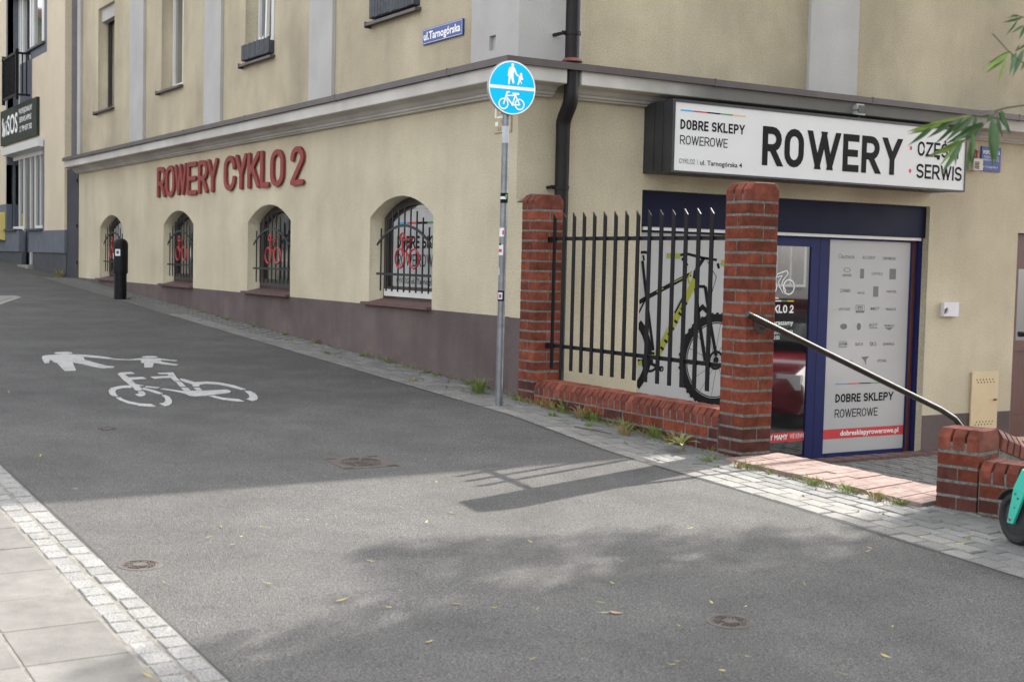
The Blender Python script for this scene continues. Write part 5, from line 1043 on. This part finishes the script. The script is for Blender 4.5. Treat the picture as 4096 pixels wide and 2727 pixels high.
# ------------------------------------------------------------------ willow: overhanging boughs, crown and trunk to the right of the view
TX, TY, TZ = 7.7, 4.7, -.82
wt = thing('willow_tree', 'willow tree whose leafy boughs hang in from the right edge', 'tree', (TX, TY, TZ)); wo_ = Vector((TX, TY, TZ)); rnd = random.Random(3)
mb = MB(); mb.tube([wo_+Vector(p) for p in ((0, 0, -.3), (.02, 0, .5), (.06, -.05, 1.8), (-.05, .05, 3.2), (-.2, .1, 5.0), (-.3, .2, 7.4))], [.34, .27, .22, .19, .13, .04], 14); mb.build('trunk', M['bark'], wt, wo_, smooth=True)
crown_c = []
for gx_, gy_, h_, R_ in ((5.15, -.6, 5.2, .45), (5.7, -.5, 6.2, .7), (6.3, -.9, 5.6, .8), (5.5, -1.5, 6.0, .55), (6.2, -1.8, 6.8, .8), (5.25, -2.5, 5.6, .35), (5.9, -2.7, 6.4, .7), (6.6, -3.0, 5.4, .8), (5.35, -3.6, 5.0, .4), (5.9, -3.9, 5.8, .6), (6.5, -4.2, 6.2, .7), (5.75, -4.6, 5.2, .5), (6.9, -.3, 7.0, .9), (7.3, -1.6, 6.2, .9), (7.6, -3.2, 6.8, .9), (8.2, -.8, 6.0, 1.), (8.6, -2.4, 5.6, 1.), (6.0, .3, 6.8, .7), (7.0, .9, 6.0, .8), (8.2, .6, 7.2, 1.), (4.55, -2.85, 6.4, .3), (4.7, -2.2, 6.2, .3), (4.4, -3.3, 6.8, .2), (4.95, -1.6, 6.6, .3), (4.85, -3.4, 6.4, .28), (9.3, .2, 6.4, 1.1), (9.4, -1.8, 7.2, 1.1), (4.98, -.1, 5.6, .4), (5.3, .25, 6.4, .55), (6.3, -.2, 5.2, .7), (5.9, -2.0, 5.4, .6), (6.3, -3.6, 7.0, .8), (5.6, -3.1, 6.6, .5), (6.8, -2.2, 5.0, .8), (7.1, -4.4, 5.6, .8), (7.0, -1.7, 3.0, .8), (7.9, -2.6, 3.2, .9), (8.4, -3.3, 3.1, .9), (9.3, -4.5, 3.4, 1.), (7.8, -2.4, 4.2, .9), (8.8, -3.4, 4.4, 1.), (10.2, -5.8, 3.8, 1.)):  # the last, low clumps are unseen foliage added to darken the pillar sides
    h2 = h_-gz(gx_, gy_); crown_c.append((gx_-.374*h2, gy_+1.31*h2, h_, R_))
limbs = [((TX, TY, 2.6), (7.9, 2.2, 4.6), (7.5, -.3, 4.0), (6.98, -1.85, 2.2), (6.80, -2.12, 1.73)), ((7.5, -.3, 4.0), (7.3, -1.2, 3.1), (6.98, -1.8, 2.2), (6.80, -2.13, 1.875))]
for i, c_ in enumerate(crown_c):
    a = Vector((TX-.05, TY+.05, 2.2+(i % 6)*.55)); e = Vector(c_[:3]); m_ = a.lerp(e, .5)+Vector((0, 0, .6)); limbs.append((a, a.lerp(m_, .6)+Vector((0, 0, .2)), m_, e))
for i, L_ in enumerate(limbs):
    n_ = len(L_); mb = MB(); mb.tube(L_, [(.08 if i < 2 else .055)*(1-j/(n_-1))+.006 for j in range(n_)], 7); mb.build('limb', M['bark'], wt, wo_, smooth=True)
# crown: leaf clumps on the boughs above the street, loose enough for the sun to come through in flecks
mb = MB()
for cx, cy, cz, R_ in crown_c:
    for _ in range(int((2300 if R_ > .42 else 1500)*R_*R_)+60):
        d = Vector((rnd.gauss(0, 1), rnd.gauss(0, 1), rnd.gauss(0, .8))).normalized()*R_*rnd.random()**.5*rnd.choice((1, 1, 1.25))
        p = Vector((cx, cy, cz))+d
        a = Vector((rnd.gauss(0, 1), rnd.gauss(0, 1), -1.2)).normalized(); b = a.cross(Vector((rnd.gauss(0, 1), rnd.gauss(0, 1), rnd.gauss(0, 1)))).normalized(); l = rnd.uniform(.10, .19); w_ = l*.16
        mb.add([p, p+a*l*.45+b*w_, p+a*l, p+a*l*.45-b*w_], [(0, 1, 2, 3)])
mb.build('crown', M['leaf'], wt, wo_, smooth='keep')
# the sprays that reach into the view: every leaf a blade with a folded midrib
VR, VU = CR, Vector((0, 0, 1)); VB = Vector((6.625, -2.421, 1.651))
def leaf_mesh(name, L_, W_, m):
    n_ = 9; vs = []; fs = []
    for i in range(n_):
        t = i/(n_-1); w_ = W_*math.sin(PI*min(1, t*1.02)**.8)*.5*(1-.15*t)
        bend = -.10*L_*t*t
        vs += [(L_*t, w_, bend+w_*.28), (L_*t, 0, bend), (L_*t, -w_, bend+w_*.28)]
    for i in range(n_-1):
        for k in (0, 1): fs.append([i*3+k, i*3+k+1, (i+1)*3+k+1, (i+1)*3+k])
    me = bpy.data.meshes.new(name); me.from_pydata(vs, [], fs); me.polygons.foreach_set('use_smooth', [True]*len(fs)); me.materials.append(m); return me
LM = [leaf_mesh('leaf', .11, .022, M['leaf']), leaf_mesh('leaf', .09, .015, M['leaf']), leaf_mesh('leaf', .085, .012, M['leaf_light']), leaf_mesh('leaf', .055, .016, M['leaf'])]
K_ = .00044947; BX = lambda x, y: Vector((6.799, -2.136, 1.722))+CR*((x-1025)*K_)+CU*(-(y-805)*K_)    # spray plan laid out in the boughs' own plane
def leaf(x, y, x2, y2, kind, dep=0.):
    a, b = BX(x, y)+CF*dep, BX(x2, y2)+CF*(dep+rnd.uniform(-.012, .012)); d = b-a; L0 = (.11, .09, .085, .055)[kind]; s_ = d.length/L0; d.normalize()
    side = d.cross(CF+Vector((rnd.uniform(-.5, .5), rnd.uniform(-.5, .5), rnd.uniform(-.2, .6)))).normalized(); up = d.cross(side)
    rot = Matrix((d, side, up)).transposed().to_euler()
    inst('leaf', LM[kind], wt, a-wo_, rot, (s_, s_*rnd.uniform(.9, 1.1), s_))
def twig(pts, r): mb = MB(); mb.tube([BX(*p) for p in pts], r, 6); mb.build('twig', M['twig'], wt, wo_, smooth=True)
twig([(1080, 795), (1025, 805), (890, 825), (800, 850)], .0032); twig([(830, 845), (725, 850), (640, 880), (500, 920), (380, 945)], .0016); twig([(825, 850), (760, 915), (720, 950), (640, 1015), (520, 1110)], .0016)
for a in ((640, 880, 500, 905, 2), (560, 900, 310, 940, 2), (500, 920, 300, 990, 1), (420, 935, 145, 1035, 2), (400, 940, 135, 1010, 2), (350, 950, 150, 1120, 1), (480, 925, 290, 1060, 1), (500, 950, 360, 1110, 1), (560, 905, 440, 1040, 1), (625, 890, 420, 1090, 1), (640, 890, 545, 1010, 1), (665, 875, 635, 985, 3), (650, 960, 450, 1110, 1), (720, 930, 430, 1110, 0), (730, 945, 470, 1095, 0), (640, 1010, 570, 1090, 1), (590, 1060, 280, 1210, 2), (540, 1090, 330, 1190, 2), (510, 1115, 380, 1270, 2), (500, 1120, 400, 1260, 2), (520, 1100, 490, 1270, 1), (560, 1080, 400, 1330, 1), (640, 1020, 600, 1300, 0), (625, 1030, 640, 1290, 0), (690, 960, 650, 1050, 3), (780, 900, 800, 1270, 0), (790, 905, 815, 1260, 0), (815, 880, 855, 1050, 0), (840, 850, 925, 1030, 0), (830, 850, 940, 1025, 0), (845, 845, 885, 890, 3), (800, 870, 735, 940, 3), (770, 880, 700, 890, 3), (590, 1060, 400, 1180, 2), (560, 940, 470, 1000, 1)): leaf(*a)
twig([(1100, 560), (1025, 490), (960, 440), (900, 390), (830, 310), (785, 262)], .0022); twig([(1090, 330), (1020, 350), (965, 395)], .0016); twig([(1100, 110), (1025, 140), (980, 128)], .0016)
for a in ((925, 395, 750, 495, 1), (930, 400, 705, 540, 2), (900, 425, 745, 565, 2), (885, 460, 830, 640, 2), (965, 400, 910, 580, 0), (1020, 380, 935, 590, 0), (990, 350, 955, 400, 3), (1060, 330, 970, 395, 1), (1025, 480, 1005, 545, 3), (1015, 140, 860, 188, 1), (975, 160, 890, 285, 1), (1025, 200, 920, 260, 1), (1040, 190, 995, 305, 0), (985, 130, 915, 130, 3), (950, 135, 890, 148, 2), (940, 410, 925, 470, 3)): leaf(*a)

# ------------------------------------------------------------------ weeds and fallen leaves
def tuft(name, label, x, y, n_, h, spread, m, group=None, broad=0., cat='weed'):
    mb = MB(); z = gz(x, y)-.012
    for _ in range(n_):
        a = rnd.uniform(0, 2*PI); r0 = rnd.random()*spread*.5; l = h*rnd.uniform(.45, 1.); lean = rnd.uniform(.15, 1.)*spread
        b0 = Vector((x+r0*math.cos(a), y+r0*math.sin(a)*.7, z)); d = Vector((math.cos(a), math.sin(a), 0)); s_ = Vector((-d.y, d.x, 0))*(broad or rnd.uniform(.0018, .0035))
        m1 = b0+d*lean*.45+Vector((0, 0, l*.65)); tp = b0+d*lean*1.15+Vector((0, 0, l*rnd.uniform(.7, 1.)))
        mb.add([b0-s_*.6, b0+s_*.6, m1+s_, m1-s_, tp], [(0, 1, 2, 3), (3, 2, 4)])
    o = mb.build(name, m, None, (x, y, z), smooth='keep'); return tag(o, label, cat, group)
tuft('grass_tuft', 'largest green grass tuft growing beside the foot of the sign pole', -.16, -.24, 110, .20, .17, M['grass'], cat='grass')
def leafy(name, label, x, y, blades, stem, seeds=0):
    z = gz(x, y)-.01; o_ = (x, y, z); t = thing(name, label, 'weed', o_)
    for a, l, w_, up in blades:
        a = math.radians(a); d = Vector((math.cos(a), math.sin(a), 0)); s_ = Vector((-d.y, d.x, 0)); mb = MB(); n_ = 7; b = Vector((x, y, z+stem*.35)); q = 0
        for i in range(n_):
            tt = i/(n_-1); c = b+d*l*tt+Vector((0, 0, up*(tt-.55*tt*tt*1.3))); ww = w_*math.sin(PI*min(1, tt*.97+.03))*.5
            mb.v += [c+s_*ww+Vector((0, 0, ww*.35)), c, c-s_*ww+Vector((0, 0, ww*.35))]
        for i in range(n_-1):
            for k in (0, 1): mb.f.append([i*3+k, i*3+k+1, (i+1)*3+k+1, (i+1)*3+k]); mb.mi.append(0)
        mb.build('leaf', M['dock'] if name == 'dock_plant' else M['grass'], t, o_, smooth='keep')
    mb = MB(); mb.tube([(x, y, z), (x+.005, y, z+stem)], .004, 6); mb.build('stem', M['grass_dry'], t, o_)
leafy('dock_plant', 'yellowing dock plant with long leaves before the low brick wall', 2.71, -.30, [(-35, .16, .035, .07), (30, .15, .035, .10), (100, .17, .04, .16), (165, .16, .04, .11), (215, .15, .035, .09), (260, .14, .03, .05), (-80, .13, .03, .06), (130, .12, .03, .2)], .16)
leafy('broadleaf_weed', 'young plant with one tall upright leaf at the low brick wall', .97, -.11, [(200, .07, .04, .26), (185, .10, .035, .10), (20, .09, .03, .10), (320, .07, .025, .05)], .06)
W1 = [(-1.0, -.45), (-1.5, -.04), (-3.2, -.34), (.8, -.11), (1.43, -.12), (1.85, -.14), (1.25, -.12), (3.02, -.27), (-1.3, -.05), (.43, -.11), (-5.1, -.06), (-7.1, -.07), (-10.55, -.42), (1.62, -.30), (2.2, -.13), (2.45, -.14), (-.7, -.06), (-2.3, -.05), (2.0, -.26), (1.1, -.3), (3.05, -.36), (3.3, -.30), (3.9, -.23), (4.15, -.19), (4.35, -.17), (4.5, -.12), (.3, -.13), (-4.2, -.05), (-2.9, -.07), (-6.1, -.06), (-8.2, -.08), (-12.2, -.1)]
for i, (x, y) in enumerate(W1):
    big = i in (3, 4, 5, 6, 15, 14, 24, 23, 18, 27); tuft('weed_tuft', 'small tuft of weeds at the foot of the mauve plinth' if x < .1 else 'small tuft of weeds in the pavers before the low brick wall' if x < 2.9 else 'small tuft of weeds at the edge of the pink brick step', x, y, (70 if i < 22 else 46) if big else 34, (.14 if i < 22 else .09) if big else .07, (.12 if i < 22 else .09) if big else .07, M['grass'] if i % 3 else M['grass_dry'], 'weeds along the wall')
tuft('withered_weed', 'withered brown weed with purple flowers at the foot of the dark side gate', -15.75, -.28, 46, .22, .16, M['grass_dry'], broad=.006)
mb = MB()                                              # straggling grass at the wall foot
for _ in range(120):
    x = rnd.choice((rnd.uniform(-3, 3), rnd.uniform(.3, 2.8), rnd.uniform(3.3, 4.6))); y = wally(x)-.03-abs(rnd.gauss(0, .03)); h_ = rnd.uniform(.03, .11)
    for _ in range(rnd.randint(4, 12)):
        b0 = Vector((x+rnd.gauss(0, .02), y+rnd.gauss(0, .012), gz(x, y)-.008)); t_ = b0+Vector((rnd.gauss(0, .04), rnd.gauss(-.01, .03), h_*rnd.uniform(.4, 1))); m_ = b0.lerp(t_, .5)+Vector((0, 0, h_*.2)); q_ = Vector((rnd.gauss(0, 1), rnd.gauss(0, 1), 0)).normalized()*.0022; mb.m = 1 if rnd.random() < .4 else 0
        mb.add([b0-q_, b0+q_, m_+q_*.8, m_-q_*.8, t_], [(0, 1, 2, 3), (3, 2, 4)])
tag(mb.build('straggling_grass', [M['grass'], M['grass_dry']]), kind='stuff')
mb = MB()                                              # moss and seedlings in the joints
for _ in range(900):
    x = rnd.uniform(-9, 6.2); k_ = kerb(x); wy = wally(x); y = wy-.02-abs(rnd.gauss(0, .03)) if rnd.random() < .55 else k_+.295-.05+.1*rnd.randint(0, 5)+rnd.gauss(0, .005)
    if y > wy: continue
    z = gz(x, y)-.006; s_ = rnd.uniform(.006, .016); a = rnd.uniform(0, PI)
    mb.add([(x-s_*math.cos(a), y-s_*math.sin(a), z), (x+s_*math.cos(a), y+s_*math.sin(a), z), (x+rnd.gauss(0, .01), y+rnd.gauss(0, .01), z+rnd.uniform(.012, .035))], [(0, 1, 2)])
tag(mb.build('joint_moss', M['grass']), kind='stuff')
mb = MB()
for _ in range(700):
    x = rnd.uniform(-14, 6.5); y = wally(x)-.015-abs(rnd.gauss(0, .035)); z = gz(x, y)+.002; s_ = rnd.uniform(.004, .012); a = rnd.uniform(0, 2*PI)
    mb.add([(x+s_*math.cos(a+q), y+s_*math.sin(a+q)*.8, z+rnd.uniform(0, .006)) for q in (0, 2.1, 4.2)], [(0, 1, 2)])
tag(mb.build('litter', M['soil']), kind='stuff')
FM = [leaf_mesh('fallen_leaf', .05, .011, M['fallen']), leaf_mesh('fallen_leaf', .035, .010, M['fallen']), leaf_mesh('fallen_leaf', .06, .009, M['leaf_light'])]
LV = [(-0.48, -0.43), (3.91, -2.88), (4.34, -2.76), (4.45, -2.58), (4.63, -3.97), (4.43, -3.45), (3.8, -3.99), (5.16, -3.42), (5.16, -2.63), (5.52, -2.89), (5.54, -3.7), (6.12, -3.0), (6.16, -2.74), (6.26, -2.91), (5.68, -2.31), (3.03, -2.36), (3.95, -3.92), (5.28, -3.3), (2.52, -4.26), (3.83, -3.83), (2.42, -2.1), (-1.02, -0.83), (5.5, -4.73), (4.45, -4.37), (5.38, -3.15), (4.95, -3.83), (5.87, -3.49), (5.12, -3.66), (6.13, -1.94), (6.4, -1.72), (6.02, -2.67), (6.48, -2.54), (-1.12, -3.93), (1.56, -4.26), (5.6, -2.42), (5.5, -1.82), (4.86, -0.45), (6.36, -2.25), (1.48, -1.0), (5.77, -2.74)]
for i in range(12): LV.append((rnd.uniform(2.6, 6.3), rnd.uniform(-4.4, -.9)))
for i in range(14): LV.append((rnd.uniform(3.3, 6.0), rnd.uniform(-.7, -.3)))
for i, (x, y) in enumerate(LV):
    o = inst('fallen_leaf', FM[rnd.choice((0, 0, 1, 1, 2))], None, (x, y, gz(x, y)+.008), (PI+rnd.uniform(-.3, .3), rnd.uniform(-.25, .25), rnd.uniform(0, 6.3)), (rnd.uniform(.6, 1.1),)*3); tag(o, 'small yellow willow leaf lying on the asphalt' if -4.5 < y < kerb(x) else 'small yellow willow leaf lying on the paving stones', 'leaf', 'fallen leaves scattered on the ground')
o = inst('fallen_leaf', leaf_mesh('fallen_leaf', .06, .03, mat('brown_leaf', (.30, .20, .09), .6, .2, 30)), None, (5.52, -2.89, gz(5.52, -2.89)+.012), (PI, .2, 1.0)); tag(o, 'curled brown leaf on the asphalt, largest fallen leaf in view', 'leaf')
mb = MB(); mb.tube([(1.62, -.44, gz(1.62, -.44)+.008), (1.78, -.40, gz(1.78, -.4)+.012), (1.98, -.35, gz(1.98, -.35)+.009)], [.004, .005, .003], 6); tag(mb.build('twig', M['bark'], None, (1.8, -.4, gz(1.8, -.4))), 'thin dark twig lying on the grey pavers', 'twig')
mb = MB(); x, y = 4.44, -.23; mb.tube([(x, y, gz(x, y)+.008), (x+.045, y-.012, gz(x, y)+.006)], .004, 8); cg = mb.build('cigarette_butt', M['ink_white'], None, (x, y, gz(x, y))); tag(cg, 'cigarette butt lying on the pavers by the pink step', 'cigarette')
mb = MB(); mb.tube([(x+.045, y-.012, gz(x, y)+.006), (x+.062, y-.017, gz(x, y)+.0055)], .0041, 8); mb.build('filter', mat('cigarette_filter', (.6, .3, .1), .7, .1, 30), cg, (x, y, gz(x, y)))

# ------------------------------------------------------------------ street side mirrored in the panes: parked car, tree and house across the road
def far_tree(x, y, h, R_, label, seed):
    z = gz(x, y); t = thing('street_tree', label, 'tree', (x, y, z)); rn = random.Random(seed); mb = MB(); mb.tube([(x, y, z-.3), (x+.1, y, z+h*.4), (x, y+.1, z+h*.8)], [.22, .17, .05], 10); mb.build('trunk', M['bark'], t, (x, y, z), smooth=True); mb = MB()
    for _ in range(1500):
        d = Vector((rn.gauss(0, 1), rn.gauss(0, 1), rn.gauss(0, 1))).normalized()*R_*rn.random()**.4; p = Vector((x, y, z+h*.72))+Vector((d.x, d.y, d.z*1.2)); a = Vector((rn.gauss(0, 1), rn.gauss(0, 1), rn.gauss(0, 1))).normalized(); b = a.orthogonal().normalized(); s_ = rn.uniform(.12, .26)
        mb.add([p, p+a*s_*.5+b*s_*.35, p+a*s_, p+a*s_*.5-b*s_*.35], [(0, 1, 2, 3)])
    mb.build('crown', M['leaf_light'], t, (x, y, z), smooth='keep')
far_tree(-21, -13, 7, 2.2, 'bright green street tree mirrored in the far upper window', 5)
far_tree(-12, -14.5, 7.5, 2.4, 'green street tree across the road from the arched windows', 6)
cx_, cy_, cz_ = 3.45, 6.65, -.815
car = thing('parked_car', 'maroon parked car mirrored in the glass of the shop door', 'car', (cx_, cy_, cz_), None, (0, 0, math.radians(240)))
def body(mb, secs):                                   # cross sections (x, half width, z bottom, z top)
    q = len(mb.v)
    for x, w_, a, b in secs:
        for s_, z in ((-.92, a), (-1, a+.15), (-1, a+(b-a)*.7), (-.86, b), (.86, b), (1, a+(b-a)*.7), (1, a+.15), (.92, a)): mb.v.append(Vector((x, s_*w_, z)))
    for i in range(len(secs)-1):
        for k in range(8): mb.f.append([q+i*8+k, q+(i+1)*8+k, q+(i+1)*8+(k+1) % 8, q+i*8+(k+1) % 8]); mb.mi.append(0)
    mb.f.append([q+k for k in range(8)]); mb.mi.append(0); e = q+(len(secs)-1)*8; mb.f.append([e+7-k for k in range(8)]); mb.mi.append(0)
mb = MB(); body(mb, [(2.0, .62, .28, .60), (1.92, .78, .2, .68), (1.5, .84, .2, .82), (.85, .86, .2, .92), (-.2, .86, .2, .95), (-1.5, .85, .2, .95), (-1.95, .8, .25, .92), (-2.02, .7, .35, .8)]); mb.build('body', M['car_red'], car, smooth=True)
mb = MB(); body(mb, [(.95, .78, .88, .91), (.25, .70, .9, 1.40), (-.6, .69, .9, 1.46), (-1.5, .68, .9, 1.38), (-1.9, .72, .88, .95)]); mb.build('cabin_glass', M['glass_mid'], car, smooth=True)
mb = MB(); body(mb, [(.22, .66, 1.40, 1.425), (-.6, .66, 1.45, 1.485), (-1.52, .64, 1.37, 1.40)]); mb.build('roof', M['car_red'], car, smooth=True)
for s_ in (-1, 1):
    mb = MB(); mb.box(1.86, 1.97, s_*.6-.15, s_*.6+.15, .5, .68); mb.build('headlight', M['sign_white'], car)
    for x in (1.25, -1.3):
        mb = MB(); mb.lathe([(.2, -.09), (.31, -.09), (.32, -.06), (.32, .06), (.31, .09), (.2, .09)], (x, s_*.78, .32), 'y', 24); w_ = mb.build('wheel', M['rubber'], car); mb = MB(); mb.lathe([(.2, -.095), (.2, .095)], (x, s_*.78, .32), 'y', 20); mb.build('rim', M['steel'], w_)
def plain_house(name, label, x0, x1, y0, y1, h, m, face):
    o_ = ((x0+x1)/2, (y0+y1)/2, -1); t = thing(name, label, 'building', o_); mb = MB(); mb.box(x0, x1, y0, y1, -2, h); mb.build('wall', m, t, o_)
    for i in range(int((y1-y0)/3.4)):
        for z in (.6, 3.4, 6.2):
            y = y0+1.2+3.4*i; mb = MB(); mb.box(x0-.04, x0-.01, y, y+1.2, z, z+1.5); w_ = mb.build('window', M['white'], t, o_); mb = MB(); mb.box(x0-.05, x0-.042, y+.08, y+.56, z+.08, z+1.42); mb.box(x0-.05, x0-.042, y+.64, y+1.12, z+.08, z+1.42); mb.build('pane', M['glass'], w_, o_)
    mb = MB(); mb.box(x0-.4, x1+.4, y0-.4, y1+.4, h, h+.2); mb.build('roof', M['roof'], t, o_)
plain_house('row_house', 'dark grey row of houses mirrored in the shop door glass', 19.5, 28, -4, 30, 9.2, mat('dark_house_plaster', (.16, .155, .15), .9, .1, 3), 'x')
far_tree(-26.5, -7.5, 8, 2.6, 'dark street tree up the road mirrored in the arched windows', 11); far_tree(-35, -5, 8, 2.6, 'street tree up the road mirrored in the neighbouring shop window', 12); far_tree(-44, -7.5, 9, 3.2, 'farthest street tree up the road', 13)
far_tree(15.5, -1.5, 8.5, 2.8, 'broad unseen tree behind the viewer, added to block sky light on the shop front', 8); far_tree(16.2, 6.5, 9, 3.0, 'tall unseen tree before the dark row of houses, added to block sky light', 9); far_tree(15.5, 14, 8, 2.8, 'far unseen tree along the dark row of houses, added to block sky light', 10)  # unseen trees added to cut the sky light on walls facing them
uh = thing('added_reflection_house', 'unseen dark house added uphill to darken reflections in the neighbouring shop window', 'building', (-42, -6, 1)); mb = MB(); mb.box(-46, -38, -14, .5, 0, 9); mb.build('wall', bpy.data.materials['dark_house_plaster'], uh, (-42, -6, 1)); mb = MB(); mb.box(-46.4, -37.6, -14.4, .9, 9, 9.3); mb.build('roof', M['roof'], uh, (-42, -6, 1))  # unseen house added so the neighbouring panes mirror dark instead of bright sky
oh = thing('opposite_house', 'dark grey house across the road mirrored in the arched windows', 'building', (-14, -19, .4)); mb = MB(); mb.box(-30, 2, -26, -19, -1, 6.5); mb.build('wall', bpy.data.materials['dark_house_plaster'], oh, (-14, -19, .4))
for i in range(7):
    for z in (1.6, 4.4): mb = MB(); x = -28+4.2*i; mb.box(x, x+1.2, -18.99, -18.96, z, z+1.5); w_ = mb.build('window', M['white'], oh, (-14, -19, .4)); mb = MB(); mb.box(x+.08, x+1.12, -18.958, -18.95, z+.08, z+1.42); mb.build('pane', M['glass'], w_, (-14, -19, .4))
mb = MB(); mb.add([(-30.4, -26.4, 6.5), (2.4, -26.4, 6.5), (2.4, -18.6, 6.5), (-30.4, -18.6, 6.5), (-30.4, -22.5, 8.6), (2.4, -22.5, 8.6)], [(3, 2, 5, 4), (1, 0, 4, 5), (0, 3, 4), (2, 1, 5), (0, 1, 2, 3)]); mb.build('roof', M['roof'], oh, (-14, -19, .4))
